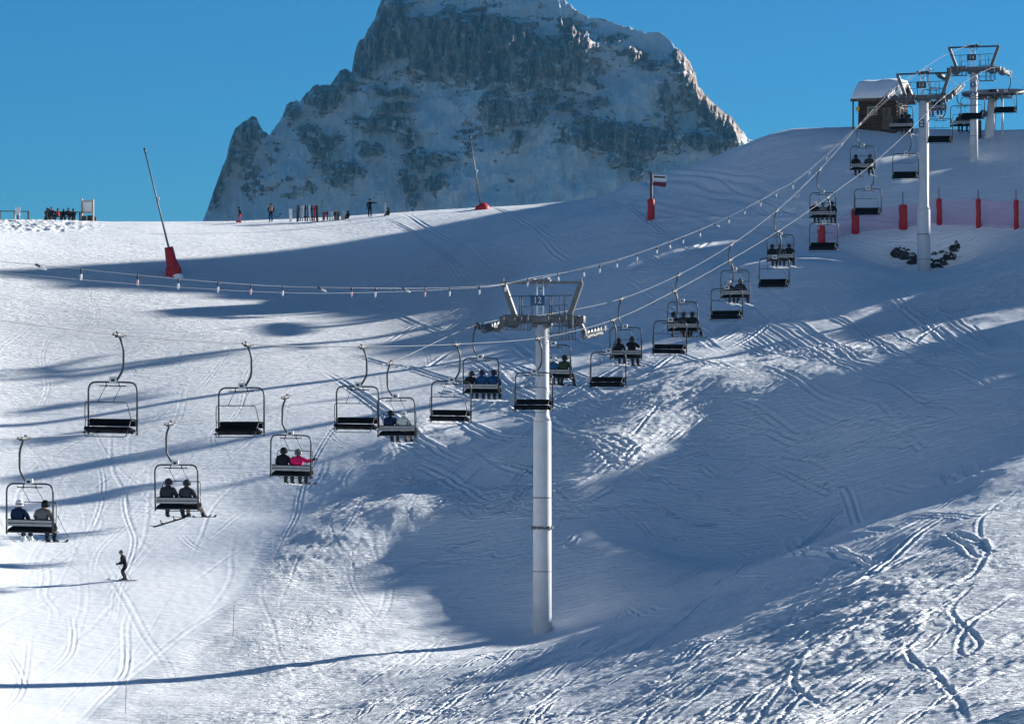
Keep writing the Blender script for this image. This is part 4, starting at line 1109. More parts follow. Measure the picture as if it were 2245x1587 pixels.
# ------------------------------------------------------------------ comms wires with festoon bulbs
def build_wires():
    t1, t2, t3 = T_TOP
    w1 = [P(-160,548,100),P(0,573,108),P(78,580,112),P(178,590,116),P(300,603,122),P(478,619,130),P(620,628,136),P(770,631,144),P(930,632,151),P(1085,625,159)]
    up = [t1+Vector((-0.3,0,0.05))]
    a = t1; b = t2
    pix = [(1278,590),(1353,571),(1440,541),(1533,505),(1620,464),(1700,420),(1780,367)]
    for px, py in pix:
        k = (px-CX)/FPX; d = (a.y+( (b-a).x and 0))
        # distance where the tower-to-tower line crosses this bearing
        dx, dy = b.x-a.x, b.y-a.y
        s = (k*a.y-a.x)/(dx-k*dy); d = a.y+s*dy
        up.append(P(px, py, d))
    up.append(t2+Vector((-0.25,0,0.0))); up.append(t3+Vector((-0.2,0,0)))
    pts = w1+up
    # dense spline
    def spl(Q, n=8):
        out = []
        for i in range(len(Q)-1):
            p0 = Q[max(i-1,0)]; p1 = Q[i]; p2 = Q[i+1]; p3 = Q[min(i+2,len(Q)-1)]
            for k in range(n):
                f = k/n; out.append(p1+0.5*f*((p2-p0)+f*((2*p0-5*p1+4*p2-p3)+f*(3*(p1-p2)+p3-p0))))
        out.append(Q[-1]); return out
    e = empty('festoon_lights', t1+Vector((0,0,0.05))); tag(e, 'string of small bulbs hung on the upper wire over the tower tops', 'string lights')
    sp = spl(pts)
    m = MB(); m.tube([p-e.location for p in sp], 0.009, 6); m.build('wire', M['cable'], e)
    bxs = [79,178,302,391,478,550,620,697,771,823,882,932,986,1051,1108,1157,1222,1278,1315,1353,1397,1440,1467,1498,1533,1565,1598,1634,1668,1702,1738,1776,1812,1846]
    sock = MB(); sock.tube([(0,0,0.03),(0,0,-0.20)],[0.05,0.042],8)
    bul = MB(); bul.lathe([(0.03,-0.19),(0.048,-0.26),(0.05,-0.38),(0.03,-0.47),(0.005,-0.49)],10)
    sm = sock.mesh('socket', M['ink']); bm1 = bul.mesh('bulb', M['bulb']); bm2 = bul.mesh('bulb', M['pink_bulb'])
    pxs = [CX+FPX*p.x/p.y for p in sp]
    rnd = random.Random(3)
    for i, bx in enumerate(bxs):
        j = next((k for k in range(len(pxs)-1) if pxs[k] <= bx < pxs[k+1]), None)
        if j is None: continue
        f = (bx-pxs[j])/(pxs[j+1]-pxs[j]); p = sp[j].lerp(sp[j+1], f)
        b = bpy.data.objects.new('bulb', bm2 if i % 3 == 2 and i < 12 else bm1); COL.objects.link(b); b.parent = e; b.location = p-e.location
        b.rotation_euler = (rnd.uniform(-.12,.12), rnd.choice((0,0,0,0,0,0.15,-0.2,0,-1.1,0)), 0); s = 0.85; b.scale = (s,s,s)
        q = bpy.data.objects.new('socket', sm); COL.objects.link(q); q.parent = b
    lo = [P(-160,580,100),P(0,597,108),P(78,604,112),P(220,617,118),P(400,630,126),P(550,639,133),P(700,643,140),P(850,640,147),P(970,635,153),P(1085,627,159),t1+Vector((0.35,0,0.08))]
    hi = []
    for p in up[1:]: hi.append(p+Vector((0.25,0,0.12)))
    m = MB(); m.tube(spl(lo+hi), 0.0085, 6); o = m.build('signal_wire', M['cable'])
    tag(o, 'plain wire without bulbs strung over the tower tops below the string of bulbs', 'wire')

# ------------------------------------------------------------------ things on the snow
def build_snow_things():
    # snow lances
    for (bx, by, mx, my, tx, ty, w, lab, dd) in ((381,606,370,542,316,325,0.55,'tall leaning snow lance with a big red padded foot on the slope',None),
                                          (1058,459,1053,448,1030,297,0.55,'snow lance behind the ridge crest, only its pole and red top of the padding showing',None)):
        g = hit(bx, by); d = g.y
        e = empty('snow_lance', g); tag(e, lab, 'snow lance')
        a = P(mx, my, d)-g; t = P(tx, ty, d)-g
        if bx < 900:
            m = MB(); pts = [Vector((0.08,0,-0.3)),Vector((0.05,0,0.5)),a*0.55,a*0.8,a]
            m.tube(pts,[0.62,0.60,0.44,0.40,0.36],14); m.box((-0.25,-0.3,0.35),(0.75,0.6,0.8),bev=0.12)
            m.build('padding', M['red_pad'], e)
            m = MB(); m.ball((0.30,-0.2,-0.02),(0.55,0.5,0.28),14,8); m.build('snow_heap', M['snow_cap'], e)
        else:
            m = MB(); m.tube([(0,0,-0.4),a*0.3,a],[0.75,0.72,0.45],14); m.build('padding', M['red_pad'], e)
        m = MB(); m.tube([a*0.9,(a+t)/2,t],[0.085,0.07,0.05],10); m.build('pole', M['galv'], e)
        dsc = a.lerp(t, 0.50)
        m = MB(); m.ball(dsc+Vector((0.16,-0.05,-0.1)),(0.11,0.08,0.13),10,6); m.tube([dsc,dsc+Vector((0.2,-0.05,-0.35))],0.03,6); m.build('nozzle_valve', M['plate'], e)
        m = MB(); m.tube([t-(t-a).normalized()*0.5,t],[0.07,0.085],10); m.build('nozzle_head', M['dark_steel'], e)
    # padded posts and the pink net
    net = []
    posts = [(1801,535,494,470,17,'lowest red padded post, seen through an empty chair'),(1875,512,459,430,17,'red padded post beside the empty chair left of the second tower'),(1980,502,450,422,18,'red padded post just left of the second tower shaft'),
             (2059,492,438,414,12,'narrow red padded post just right of the second tower shaft'),(2145,499,438,418,11,'second red padded post from the right edge on the right slope'),(2228,503,441,418,11,'red padded post nearest the right edge')]
    for bx, by, ty, py, w, lab in posts:
        g = hit(bx, by+1); d = g.y; s = d/FPX
        e = empty('padded_post', g); tag(e, lab, 'padded post', 'red padded posts along the pink net')
        h = (by-ty)*s; r = w*s/2*1.02
        m = MB(); n = 10; vs = []; 
        m.tube([(0.02,0,-0.15),(0,0,h*0.25),(0.02,0,h*0.5),(-0.02,0,h*0.75),(0.0,0,h*0.97),(0,0,h)],[r*1.04,r*1.0,r*0.94,r*1.0,r*0.97,r*0.7],12); m.build('padding', M['red_pad'], e)
        m = MB(); m.tube([(0,0,-0.3),(-0.02,0,h+(ty-py)*s)],0.035,8); m.build('pole', M['brown_pole'], e)
        net.append((g+Vector((0,0.12,0)), h))
    g = hit(2290, 506); net.append((g, 1.9))
    vs = []; fs = []; top = []; bot = []
    for (a, ha), (b, hb) in zip(net[:-1], net[1:]):
        for k in range(8):
            f = k/8; p = a.lerp(b, f); p.z = gz(p.x, p.y); h = (ha*(1-f)+hb*f)*1.06-0.25*math.sin(math.pi*f)
            bot.append(p+Vector((0,0,-0.1))); top.append(p+Vector((0,0.05*math.sin(k*2.1),h)))
    m = MB(); n = len(bot); th = Vector((0,0.012,0))
    m.add(bot+top+[p+th for p in bot]+[p+th for p in top], [(i,i+1,n+i+1,n+i) for i in range(n-1)]+[(2*n+i,3*n+i,3*n+i+1,2*n+i+1) for i in range(n-1)]+[(n+i,n+i+1,3*n+i+1,3*n+i) for i in range(n-1)], False)
    o = m.build('safety_net', M['net']); tag(o, 'pink safety net strung between the red padded posts on the right slope', 'safety net')
    # direction sign with red padding
    g = hit(1427, 482); d = g.y; s = d/FPX
    e = empty('piste_sign', g); tag(e, 'brown sign post with two boards and a red padded foot on the right hill', 'sign post')
    m = MB(); r = 8.2*s; h = 45*s; m.tube([(0,0,-0.2),(0,0,h*0.3),(0.02,0,h*0.6),(0,0,h*0.96),(0,0,h)],[r,r*1.03,r*0.97,r,r*0.8],14); m.build('padding', M['red_pad'], e)
    m = MB(); m.tube([(0.03,0,-0.2),(0.03,0,102*s)],0.11,10); m.build('pole', M['brown_pole'], e)
    zz = lambda py: (482-py)*s
    m = MB(); m.box((19*s,-0.08,zz(391)),(30*s,0.05,13*s),Matrix.Rotation(RAD(4),3,'Y')); b = m.build('board', M['white'], e); b['label'] = 'white board with a dark bar'
    m = MB(); m.box((19*s,-0.112,zz(389)),(26*s,0.008,4*s),Matrix.Rotation(RAD(4),3,'Y')); m.build('bar', M['ink'], b)
    m = MB(); m.prism([(6*s,zz(399)),(34*s,zz(401)),(33*s,zz(411)),(6*s,zz(408)),(3.5*s,zz(404))],-0.10,-0.05); b = m.build('board', M['dark_red'], e); b['label'] = 'dark red arrow board'
    m = MB(); m.tube([(0,0,zz(393)),(8*s,0,zz(393))],0.05,6); m.tube([(0,0,zz(404)),(8*s,0,zz(404))],0.05,6); m.build('bracket', M['brown_pole'], e)
    # thin pole with round disc
    g = hit(1747, 476); s = g.y/FPX
    e = empty('marker_disc_pole', g); tag(e, 'thin pole topped by a pale round disc on the right hill', 'marker')
    m = MB(); m.tube([(0,0,-0.3),(0,0,42*s)],0.03,6); m.build('pole', M['plate'], e)
    m = MB(); m.lathe([(6*s,-0.02),(6.3*s,0),(6*s,0.02)],20,(0,-0.05,44*s),Matrix.Rotation(math.pi/2,3,'X')); m.build('disc', M['plate'], e)
    # thin piste stakes
    for bx, by, ty, lab in ((706,1147,1100,'thin stake beside the snow mound left of the big tower'),(511,1392,1325,'thin stake at the lower piste edge, middle of the three stakes'),(275,1563,1490,'thin stake at the bottom edge of the piste, lowest of the three stakes')):
        g = hit(bx, by); s = g.y/FPX
        m = MB(); m.tube([(0,0,-0.3),(0.02,0,(by-ty)*s*0.5),(0.05,0,(by-ty)*s)],0.016,6); m.box((0.025,0,(by-ty)*s*0.52),(0.05,0.05,0.04))
        o = m.build('piste_stake', M['bamboo'], None, g); tag(o, lab, 'stake', 'thin stakes along the piste edge')
    # rocks in the hollow
    rnd = random.Random(11)
    rocks = [(1972,566,18,22,'dark rock with pale top, left side of the hollow'),(2004,577,16,16,'flat dark rock just left of the tower foot'),(2002,556,6,4,'small dark rock sticking out of the snow left of the tower'),(1990,548,4,3,'tiny dark stone highest on the left of the hollow'),
             (2056,580,22,14,'long dark rock right of the tower foot'),(2084,568,18,12,'dark rock on the right rim below the tallest rock'),(2094,552,12,16,'tallest dark rock on the right rim of the hollow'),(2049,556,6,5,'small dark rock right of the tower shaft'),(2064,553,7,4,'flat dark stone between the tower and the right rim'),(2076,560,5,4,'small rounded stone near the right rim')]
    for px, py, w, h, lab in rocks:
        g = hit(px, py+2); s = g.y/FPX
        bm = bmesh.new(); bmesh.ops.create_icosphere(bm, subdivisions=3, radius=1.0)
        sd = rnd.random()*50
        for v in bm.verts:
            c = v.co.copy()
            n = float(noise(np.array([c.x*1.3+sd+c.z]), np.array([c.y*1.3+c.z*0.8]), 7)[0])+0.5*float(noise(np.array([c.x*3+sd]), np.array([c.y*3-c.z*2.5]), 8)[0])
            v.co = c*(1+0.6*n)
            v.co.x *= w*s*0.95; v.co.y *= w*s*0.6; v.co.z *= h*s*1.0
        me = bpy.data.meshes.new('rock'); bm.to_mesh(me); bm.free(); me.materials.append(M['rock'])
        o = bpy.data.objects.new('rock', me); COL.objects.link(o); o.location = g+Vector((0,0,-h*s*0.08)); tag(o, lab, 'rock', 'rocks bared round the second tower foot')

def build_ridge_things():
    # lone skier on the piste
    g = hit(274, 1272)
    pr = person('ski_stance', g+Vector((0,0,0.02)), RAD(78), 'person in black skiing across the sunlit lower piste, leaning on poles', 'black','black', helmet='grey', hat=True, skis='black', skidrop=0.0)
    for sg, lab in ((1,'left'),(-1,'right')):
        m = MB(); m.tube([(0,0,0),(-0.62,sg*0.06,-0.84)],0.010,6); m.tube([(0,0,0),(0.04,0,0.09)],0.017,6); m.lathe([(0.01,0),(0.045,0.004),(0.045,0.01),(0.01,0.014)],10,(-0.58,sg*0.055,-0.78))
        # the poles trail behind the hands
        R = Matrix.Rotation(RAD(78),3,'Z')
        o = m.build('ski_pole', M['dark_steel'], None, g+R@Vector((-sg*0.25,0.36,0.88))); o.rotation_euler = (0,0,RAD(168))
        tag(o, 'ski pole trailing behind the lone skier on the lower piste, '+('nearer the camera' if sg < 0 else 'farther from the camera'), 'ski pole')
    # people on the ridge
    for px, py, pose, rz, jk, tr, he, sc, lab in ((526,487,'pull',90,'black','red','black',0.86,'person in dark jacket and red trousers bending at the ridge edge'),(594,486,'stand_pockets',170,'black','navy','black',1.0,'person standing on the ridge wearing a tan backpack'),
              (811,475,'point',180,'black','black','black',0.98,'person in black pointing sideways on the ridge')):
        g = hit(px, py+1); s = g.y/FPX
        person(pose, g, RAD(rz), lab, jk, tr, helmet=he, hat=True, scale=sc)
    g = hit(594, 487); m = MB(); m.box((0,0,0),(0.32,0.18,0.46),bev=0.07); m.box((0,-0.11,-0.05),(0.22,0.06,0.24),bev=0.025)
    o = m.build('backpack', M['cloth_tan'], None, g+Vector((0,-0.22,1.22))); tag(o, 'tan backpack worn by the standing person on the ridge', 'backpack')
    g = hit(524, 489)
    m = MB(); m.box((0,0,0.12),(0.50,0.35,0.10),bev=0.04); m.box((0,0,0.04),(0.5,0.05,0.06)); o = m.build('sledge', M['red_pad'], None, g+Vector((0.0,-0.35,0.0))); tag(o, 'small bright red sledge at the feet of the bending person', 'sledge')
    for px, py, lab in ((764,481,'person in dark clothing sitting in the snow right of the ski racks'),(853,474,'person sitting in the snow with pale skis on the far right of the ridge group')):
        g = hit(px, py); person('small', g+Vector((0,0,0.02)), RAD(60), lab, 'black','black', helmet='charcoal', scale=0.85, skis=None)
    # ski racks
    rnd = random.Random(5)
    def rack(x0, x1, yb, yt, lab, nski, tall, skilab, grp):
        a = hit(x0, yb); b = hit(x1, yb); s = a.y/FPX; h = (yb-yt)*s
        mid = (a+b)/2; mid.z = min(a.z, b.z)
        e = empty('ski_rack', mid); tag(e, lab, 'ski rack')
        W = (b-a).length
        for x in (-W/2, W/2):
            m = MB(); m.box((x,0,h/2),(0.12,0.12,h+0.2),bev=0.01); m.build('post', M['wood'], e)
        for z in ((h*0.82, h*0.32) if tall else (h*0.9,)):
            m = MB(); m.box((0,0,z),(W,0.10,0.09)); m.build('rail', M['wood'], e)
        cols = ['white','charcoal','black','navy','pale','grey','red','white']
        for k in range(nski):
            x = -W/2+W*(k+0.6)/nski; c = cols[(k*3+nski) % 8]
            o = bpy.data.objects.new('ski', SHARED['ski']); COL.objects.link(o)
            o.location = mid+Vector((x, -0.22, 0.62*h/1.35+0.05)); o.scale = (1.5,)+(min(1.0, h/1.55),)*2; o.rotation_euler = (RAD(80+rnd.uniform(-3,3)), RAD(rnd.uniform(-5,5)), 0)
            objmat(o, 0, M['cloth_'+c]); ORD = ('leftmost','second from the left','third from the left','fourth from the left','fifth from the left','sixth from the left','seventh from the left','eighth from the left','ninth from the left')
            tag(o, '%s ski leaning in the %s, %s' % (c, skilab, ORD[k]), 'ski', grp)
    rack(652,696,487,453,'tall wooden ski rack full of skis on the ridge',9,True,'tall wooden rack','skis in the tall rack')
    rack(710,741,484,466,'low ski rack right of the tall wooden rack',6,False,'low ridge rack','skis in the low rack')
    g = hit(639, 487); m = MB(); m.box((0,0,0.6),(0.26,0.03,1.2),Matrix.Rotation(RAD(6),3,'X'),bev=0.012); o = m.build('snowboard', M['white'], None, g+Vector((-0.08,0,0))); tag(o, 'white snowboard standing upright left of the tall ski rack', 'snowboard')
    g = hit(737, 483); m = MB(); m.box((0,0,0.42),(0.16,0.10,0.84),bev=0.01); m.box((0,0,0.86),(0.42,0.08,0.08)); o = m.build('stand_post', M['pale_wood'], None, g); tag(o, 'pale wooden post with a crosspiece at the end of the low ski rack', 'post')
    g = hit(752, 482); m = MB(); m.box((0,0,0.30),(0.36,0.32,0.6),bev=0.06); m.box((0,-0.02,0.68),(0.22,0.24,0.16),bev=0.05); o = m.build('bag', M['cloth_pale'], None, g); tag(o, 'pale upright bag standing between the low ski rack and the sitting person', 'bag')
    g = hit(844, 475); m = MB(); m.tube([(0,0,0),(0,0,1.25)],0.025,6); o = m.build('marker_pole', M['plate'], None, g); tag(o, 'slim pale pole stuck in the snow at the right end of the ridge group', 'pole')
    # information board
    g = hit(192, 483); s = g.y/FPX; R = Matrix.Rotation(RAD(-30),3,'Z')
    e = empty('information_board', g, RAD(-28)); tag(e, 'wooden board with a blank white panel between two posts on the left ridge', 'notice board')
    W = 1.25
    for x, h in ((-W/2,2.05),(W/2,1.95)):
        m = MB(); m.box((x,0,h/2-0.1),(0.13,0.13,h+0.2),bev=0.01); m.build('post', M['pale_wood'], e)
    m = MB(); m.box((0,0,1.28),(W+0.02,0.06,1.15)); p = m.build('backing', M['pale_wood'], e)
    m = MB(); m.box((0,-0.04,1.28),(W-0.28,0.02,0.86)); m.build('panel', M['white'], p)
    # crates below the board
    for px, w, h, lab in ((184,0.42,0.45,'dark crate under the left post of the information board'),(197,0.5,0.50,'dark crate under the middle of the information board'),(206,0.36,0.40,'dark crate under the right post of the information board')):
        g = hit(px, 482); m = MB(); m.box((0,0,h/2),(w,0.4,h),bev=0.02)
        for k in range(3): m.box((0,-0.215,h*(k+0.5)/3),(w+0.02,0.03,h*0.26))
        o = m.build('crate', M['dark_steel'], None, g+Vector((0,0.35,0))); tag(o, lab, 'crate', 'dark crates under the board')
    # terrace tables, benches and sitting people on the left
    def table(px, py, w, lab):
        g = hit(px, py); e = empty('terrace_table', g+Vector((0,0.5,0.0))); tag(e, lab, 'table', 'terrace furniture on the left ridge')
        m = MB(); m.box((0,0,0.74),(w,0.7,0.06),bev=0.01); m.build('top', M['wood'], e)
        for x in (-w/2+0.12, w/2-0.12):
            for y in (-0.28,0.28):
                m = MB(); m.box((x,y,0.36),(0.08,0.08,0.74)); m.build('leg', M['wood'], e)
    table(14,478,1.6,'wooden table at the left edge of the ridge terrace'); table(49,478,1.2,'wooden table left of the people on the terrace'); table(116,478,1.5,'wooden table among the sitting people on the terrace'); table(163,479,1.1,'wooden table beside the information board')
    m = MB(); g = hit(36, 478); m.box((0,0,0.45),(0.45,0.45,0.05)); m.box((-0.0,0.2,0.8),(0.45,0.05,0.6),Matrix.Rotation(RAD(-10),3,'X'))
    for x in (-0.19,0.19):
        for y in (-0.19,0.19): m.box((x,y,0.22),(0.05,0.05,0.45))
    o = m.build('chair', M['white'], None, g+Vector((0,0.5,0))); tag(o, 'white chair between the two left tables on the terrace', 'chair')
    tp = [(98,'rest','brown','charcoal','person in brown at the left end of the terrace group'),(104,'lean','black','black','person in black sitting second from left on the terrace'),(111,'side','charcoal','grey','person in charcoal with pale cap sitting at the terrace table'),(124,'rest','red','black','person in dark red behind the terrace table'),(136,'lean','black','charcoal','person in black leaning over the terrace table'),(145,'wide','brown','grey','person in brown with grey hat on the terrace'),(157,'rest','black','black','person in black sitting nearest the information board')]
    for px, pose, jk, he, lab in tp:
        g = hit(px, 478); 
        person(pose, g+Vector((0,0.5+0.5*(px % 3),0.30)), RAD(random.Random(px).uniform(-60,60)+(180 if px % 2 else 0)), lab, jk, 'charcoal', helmet=he, hat=True, scale=0.85+0.05*(px % 4), group='people sitting on the terrace')
        m = MB(); m.box((0,0.02,0.27),(0.5,0.36,0.06)); m.box((-0.2,0,0.11),(0.06,0.3,0.28)); m.box((0.2,0,0.11),(0.06,0.3,0.28))
        o = m.build('stool', M['wood'], None, g+Vector((0,0.5+0.5*(px % 3),0.0))); tag(o, 'wooden stool under the '+lab.split('person ')[1], 'stool', 'stools on the terrace')
# ------------------------------------------------------------------ the mountain behind
SIL = [(330,640),(400,560),(440,492),(455,460),(462,440),(470,415),(478,395),(485,375),(497,345),(505,310),(515,285),(530,272),(545,262),(554,253),(562,258),(566,270),(572,284),(582,291),(592,296),(600,285),(608,275),(620,255),(628,232),(640,225),(660,222),(672,205),(690,190),(705,187),(725,187),(735,175),(746,156),(757,151),(770,160),(774,140),(778,115),(785,95),(800,80),(810,60),(822,42),(828,20),(836,0),(850,-25),(900,-60),(1000,-85),(1100,-78),(1180,-38),(1215,-15),(1240,5),(1262,22),(1285,38),(1300,40),(1340,49),(1380,62),(1410,72),(1445,73),(1465,88),(1490,112),(1510,135),(1525,165),(1530,190),(1545,206),(1560,225),(1580,240),(1595,252),(1608,257),(1616,276),(1640,305),(1665,320),(1700,345),(1800,430),(1950,640)]
ROCKS = [(1040,105,280,85,8,1),(860,80,75,90,0,1),(800,110,32,70,5,1),(752,175,26,26,0,.9),(715,215,38,34,0,.9),(850,205,55,14,5,.9),(860,238,50,15,0,.9),(830,272,62,20,3,.85),
 (636,245,18,26,0,.9),(545,288,34,38,-20,1),(495,350,18,60,15,.8),(478,420,14,50,18,.75),(695,300,48,30,15,.75),(705,335,20,18,0,.8),(810,332,28,16,0,.85),(752,372,62,20,6,.8),(745,400,28,10,0,.75),(530,350,34,22,0,.7),
 (892,290,14,38,5,.8),(918,350,30,22,0,.95),(965,345,32,18,0,.8),(893,400,20,34,0,.8),(955,400,18,30,0,.8),(908,445,9,18,0,.8),(1095,240,45,52,10,.8),(1178,250,30,28,0,.85),(1135,307,16,20,0,.85),(1190,210,36,12,-10,.8),
 (1240,228,26,15,-15,.8),(1320,225,36,17,-12,.8),(1290,260,46,12,12,.75),(1350,305,135,40,6,.9),(1300,290,70,26,0,.8),(1350,345,26,20,0,.8),(1462,230,22,56,0,.8),(1540,220,38,85,-38,.85),(1600,285,30,35,0,.9),(1545,310,66,24,8,.75),(1500,130,26,36,-35,.8),(1310,175,10,20,0,.8),
 (1395,122,32,14,-10,.8),(1440,146,34,16,-15,.8),(1250,100,70,60,0,.75),(1345,90,40,20,0,.5),(1400,370,26,32,35,.75),(600,330,16,40,0,.5),(640,410,60,30,0,.45),(560,400,40,40,0,.5),(1030,300,30,40,0,.45),(1010,360,18,20,0,.5)]
SNOWS = [(940,20,45,16,-10,.45),(862,146,38,12,-18,1),(870,190,26,8,-12,1.0),(1150,130,14,34,28,.5),(1340,195,26,40,0,.5),(1375,225,36,38,0,.8),(870,222,32,7,-6,1),(1100,30,60,8,0,.35),(1205,70,26,18,35,.4),(960,130,10,10,0,.6)]

def mountain_material():
    m = bpy.data.materials.new('rock_and_snow'); m.use_nodes = True
    nt = m.node_tree; N = nt.nodes; L = nt.links; b = N['Principled BSDF']
    b.inputs['Roughness'].default_value = 0.85; b.inputs['Specular IOR Level'].default_value = 0.1
    at = N.new('ShaderNodeAttribute'); at.attribute_name = 'rock'
    geo = N.new('ShaderNodeNewGeometry')
    n1 = N.new('ShaderNodeTexNoise'); n1.inputs['Scale'].default_value = 0.14; n1.inputs['Detail'].default_value = 9; n1.inputs['Roughness'].default_value = 0.74
    m0 = N.new('ShaderNodeMapping'); m0.inputs['Rotation'].default_value = (0,RAD(18),0); m0.inputs['Scale'].default_value = (0.55,0.6,1.5); L.new(geo.outputs['Position'], m0.inputs['Vector'])
    L.new(m0.outputs['Vector'], n1.inputs['Vector'])
    mp = N.new('ShaderNodeMapping'); mp.inputs['Scale'].default_value = (0.22,0.12,0.03); L.new(geo.outputs['Position'], mp.inputs['Vector'])
    n2 = N.new('ShaderNodeTexNoise'); n2.inputs['Scale'].default_value = 1.0; n2.inputs['Detail'].default_value = 6; L.new(mp.outputs['Vector'], n2.inputs['Vector'])
    a = N.new('ShaderNodeMath'); a.operation = 'MULTIPLY_ADD'; L.new(n1.outputs['Fac'], a.inputs[0]); a.inputs[1].default_value = 2.1; L.new(at.outputs['Fac'], a.inputs[2])
    r = N.new('ShaderNodeMapRange'); L.new(a.outputs[0], r.inputs[0]); r.inputs[1].default_value = 1.335; r.inputs[2].default_value = 1.37
    rc = N.new('ShaderNodeValToRGB'); L.new(n2.outputs['Fac'], rc.inputs['Fac'])
    rc.color_ramp.elements[0].position = 0.40; rc.color_ramp.elements[1].position = 0.62
    rc.color_ramp.elements[0].color = (0.20,0.155,0.13,1); rc.color_ramp.elements[1].color = (0.68,0.54,0.46,1)
    mx = N.new('ShaderNodeMix'); mx.data_type = 'RGBA'; L.new(r.outputs[0], mx.inputs[0]); mx.inputs[6].default_value = (0.88,0.91,0.94,1); L.new(rc.outputs['Color'], mx.inputs[7])
    L.new(mx.outputs[2], b.inputs['Base Color'])
    bp = N.new('ShaderNodeBump'); bp.inputs['Strength'].default_value = 1.0; bp.inputs['Distance'].default_value = 5.0; L.new(n1.outputs['Fac'], bp.inputs['Height']); L.new(bp.outputs['Normal'], b.inputs['Normal'])
    return m

def build_mountain():
    D0 = 2600.0; k = D0/FPX
    cols = np.arange(330, 1951, 1.7)
    S = np.interp(cols, [p[0] for p in SIL], [p[1] for p in SIL])
    S = S-3.2*ridged(cols/16.0, cols*0+3.3, 3, 5)*sstep(430,470,cols)+1.2
    nf, nb = 330, 60
    T = np.concatenate([np.linspace(0, 1, nf), 1+np.linspace(0, 1, nb+1)[1:]])
    PX = np.repeat(cols[None], len(T), 0); Sg = np.repeat(S[None], len(T), 0); Tg = np.repeat(T[:, None], len(cols), 1)
    base = 640.0
    up = np.where(Tg <= 1, Tg, 2-Tg)
    PY = base+(Sg-base)*up
    rock = np.zeros(PX.shape)
    wx = 16*fbm(PX/60, PY/60, 3, 15); wy = 12*fbm(PX/50, PY/50, 3, 16)
    for cx, cy, rx, ry, rot, w in ROCKS: rock = np.maximum(rock, w*blob(PX+wx, PY+wy, cx, cy, rx, ry, rot, 0.55))
    for cx, cy, rx, ry, rot, w in SNOWS: rock = rock-w*blob(PX+wx*0.6, PY+wy*0.6, cx, cy, rx, ry, rot, 0.4)
    edge = np.exp(-((PY-Sg)/9.0)**2)*sstep(-0.2,0.4,noise(PX/25,PY/25,44))
    rock = np.clip(rock, 0, 1)*0.66+0.20*edge+0.03
    cliffs = sstep(0.25, 0.6, rock)
    # strata and gullies give the snow its ledges
    strat = noise(PX/70+0.4*noise(PX/40,PY/40,3), (PY-0.25*PX+8*noise(PX/60,PY/90,9))/9.0, 23)
    gul = ridged(PX/26.0, PY/95.0, 3, 35)
    rock = rock+0.24*strat*cliffs-0.03*gul+0.20*fbm(PX/24, PY/15, 4, 61)+0.10*fbm(PX/80, PY/60, 3, 63)
    # relief (metres towards the viewer)
    rel = 9*gul*(0.35+0.65*cliffs)+16*fbm(PX/120, PY/120, 3, 71)+6.5*ridged(PX/10.0, PY/26.0, 4, 81)*(0.25+0.75*cliffs)+9*cliffs+1.2*strat*cliffs
    fade = np.clip((1-np.abs(Tg-1)**1.0)*0+1, 0, 1)*np.where(Tg <= 1, 1, 0.5)
    near_edge = np.clip(np.abs(Tg-1)/0.06, 0, 1)
    hgt = (base-PY)*k
    run = np.where(Tg <= 1, 0.48*hgt, 0.48*(base-Sg)*k+0.75*((base-Sg)*k-hgt))
    # a pyramid-like plan: the flanks stand further back than the centre
    plan = np.where(PX < 1030, 0.22*(1030-PX), -0.02*(PX-1030))*k
    D = D0+run+plan-rel*fade*(0.15+0.85*near_edge)
    X = (PX-CX)/FPX*D; Z = (CY-PY)/FPX*D
    me = grid_mesh('rock_peak', np.stack([X.ravel(), D.ravel(), Z.ravel()], 1), len(T), len(cols), {'rock': rock.ravel()})
    o = bpy.data.objects.new('rock_peak', me); COL.objects.link(o); me.materials.append(mountain_material())
    tag(o, kind='structure')

def build_haze():
    m = MB(); y0, y1, z0, z1, x = -1450.0, 4600.0, -100.0, 520.0, 4800.0
    m.box((0,(y0+y1)/2,(z0+z1)/2),(2*x,y1-y0,z1-z0))
    mt = bpy.data.materials.new('haze'); mt.use_nodes = True; nt = mt.node_tree
    nt.nodes.remove(nt.nodes['Principled BSDF'])
    v = nt.nodes.new('ShaderNodeVolumePrincipled'); v.inputs['Color'].default_value = (0.15,0.56,0.97,1); v.inputs['Density'].default_value = HAZE
    v.inputs['Anisotropy'].default_value = 0.0
    nt.links.new(v.outputs[0], nt.nodes['Material Output'].inputs['Volume'])
    o = m.build('haze', mt); tag(o, kind='stuff')
HAZE = 0.000036
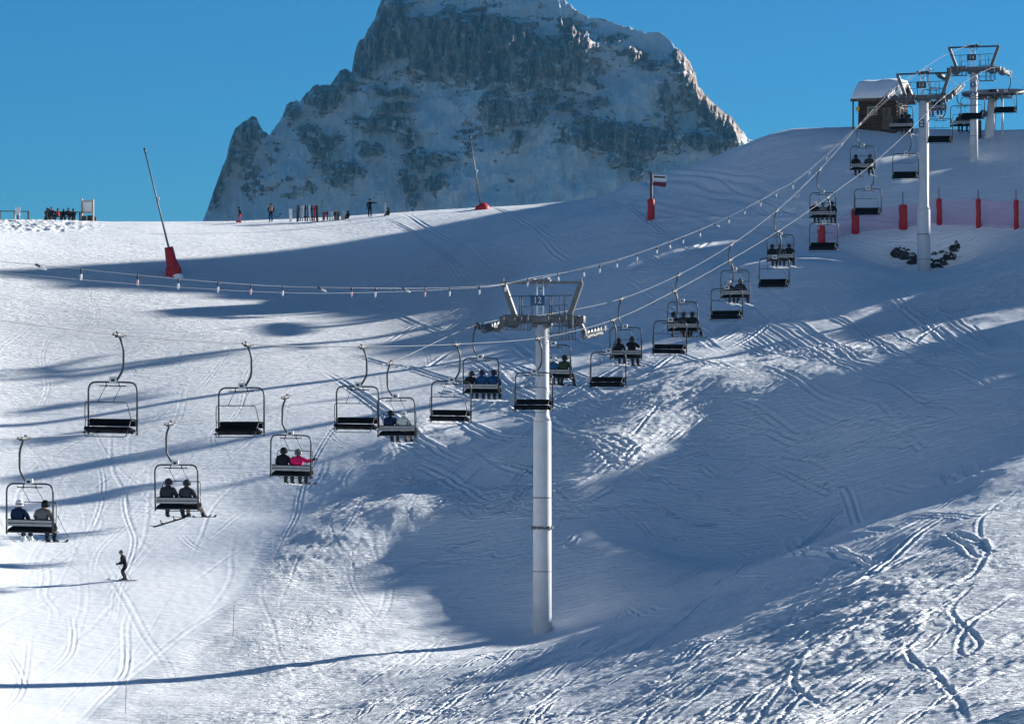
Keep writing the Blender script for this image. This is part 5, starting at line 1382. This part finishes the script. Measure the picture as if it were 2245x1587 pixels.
# ------------------------------------------------------------------ light, sky, camera
def build_light():
    sd = bpy.data.lights.new('sun', 'SUN'); sd.energy = 5.0; sd.angle = RAD(0.53); sd.color = (1.0, 0.98, 0.93)
    so = bpy.data.objects.new('sun', sd); so.rotation_euler = SUN.to_track_quat('Z', 'Y').to_euler(); COL.objects.link(so)
    so.location = (60, 260, 120)
    w = bpy.data.worlds.new('World'); SC.world = w; w.use_nodes = True
    nt = w.node_tree; bg = nt.nodes['Background']
    sky = nt.nodes.new('ShaderNodeTexSky'); sky.sky_type = 'NISHITA'; sky.sun_disc = False
    sky.sun_elevation = RAD(SUN_EL); sky.sun_rotation = RAD(SUN_AZ)
    sky.altitude = 2500; sky.air_density = 1.0; sky.dust_density = 0.4; sky.ozone_density = 10.0
    hs = nt.nodes.new('ShaderNodeHueSaturation'); hs.inputs['Saturation'].default_value = 1.0; hs.inputs['Hue'].default_value = 0.5
    mx = nt.nodes.new('ShaderNodeMix'); mx.data_type = 'RGBA'; mx.blend_type = 'MULTIPLY'; mx.inputs[0].default_value = 1.0
    mx.inputs[7].default_value = (0.55, 0.95, 0.84, 1)
    nt.links.new(sky.outputs['Color'], hs.inputs['Color']); nt.links.new(hs.outputs['Color'], mx.inputs[6])
    nt.links.new(mx.outputs[2], bg.inputs['Color'])
    bg.inputs['Strength'].default_value = 0.05

def build_camera():
    cd = bpy.data.cameras.new('camera'); cd.sensor_width = 36.0; cd.lens = 36.0*FPX/2245.0
    cd.clip_start = 0.5; cd.clip_end = 20000
    co = bpy.data.objects.new('camera', cd); co.location = (0,0,0); co.rotation_euler = (math.pi/2, 0, 0)
    COL.objects.link(co); SC.camera = co
    SC.cycles.max_bounces = 12; SC.cycles.diffuse_bounces = 8; SC.cycles.volume_bounces = 0
    SC.view_settings.view_transform = 'Standard'; SC.view_settings.look = 'None'
    SC.view_settings.exposure = 1.1; SC.view_settings.gamma = 1.0

build_terrain()
build_rope()
prep_people()
build_lift_chairs()
build_towers()
build_station()
build_hut()
build_wires()
build_snow_things()
build_ridge_things()
build_mountain(); build_haze()
build_light(); build_camera()
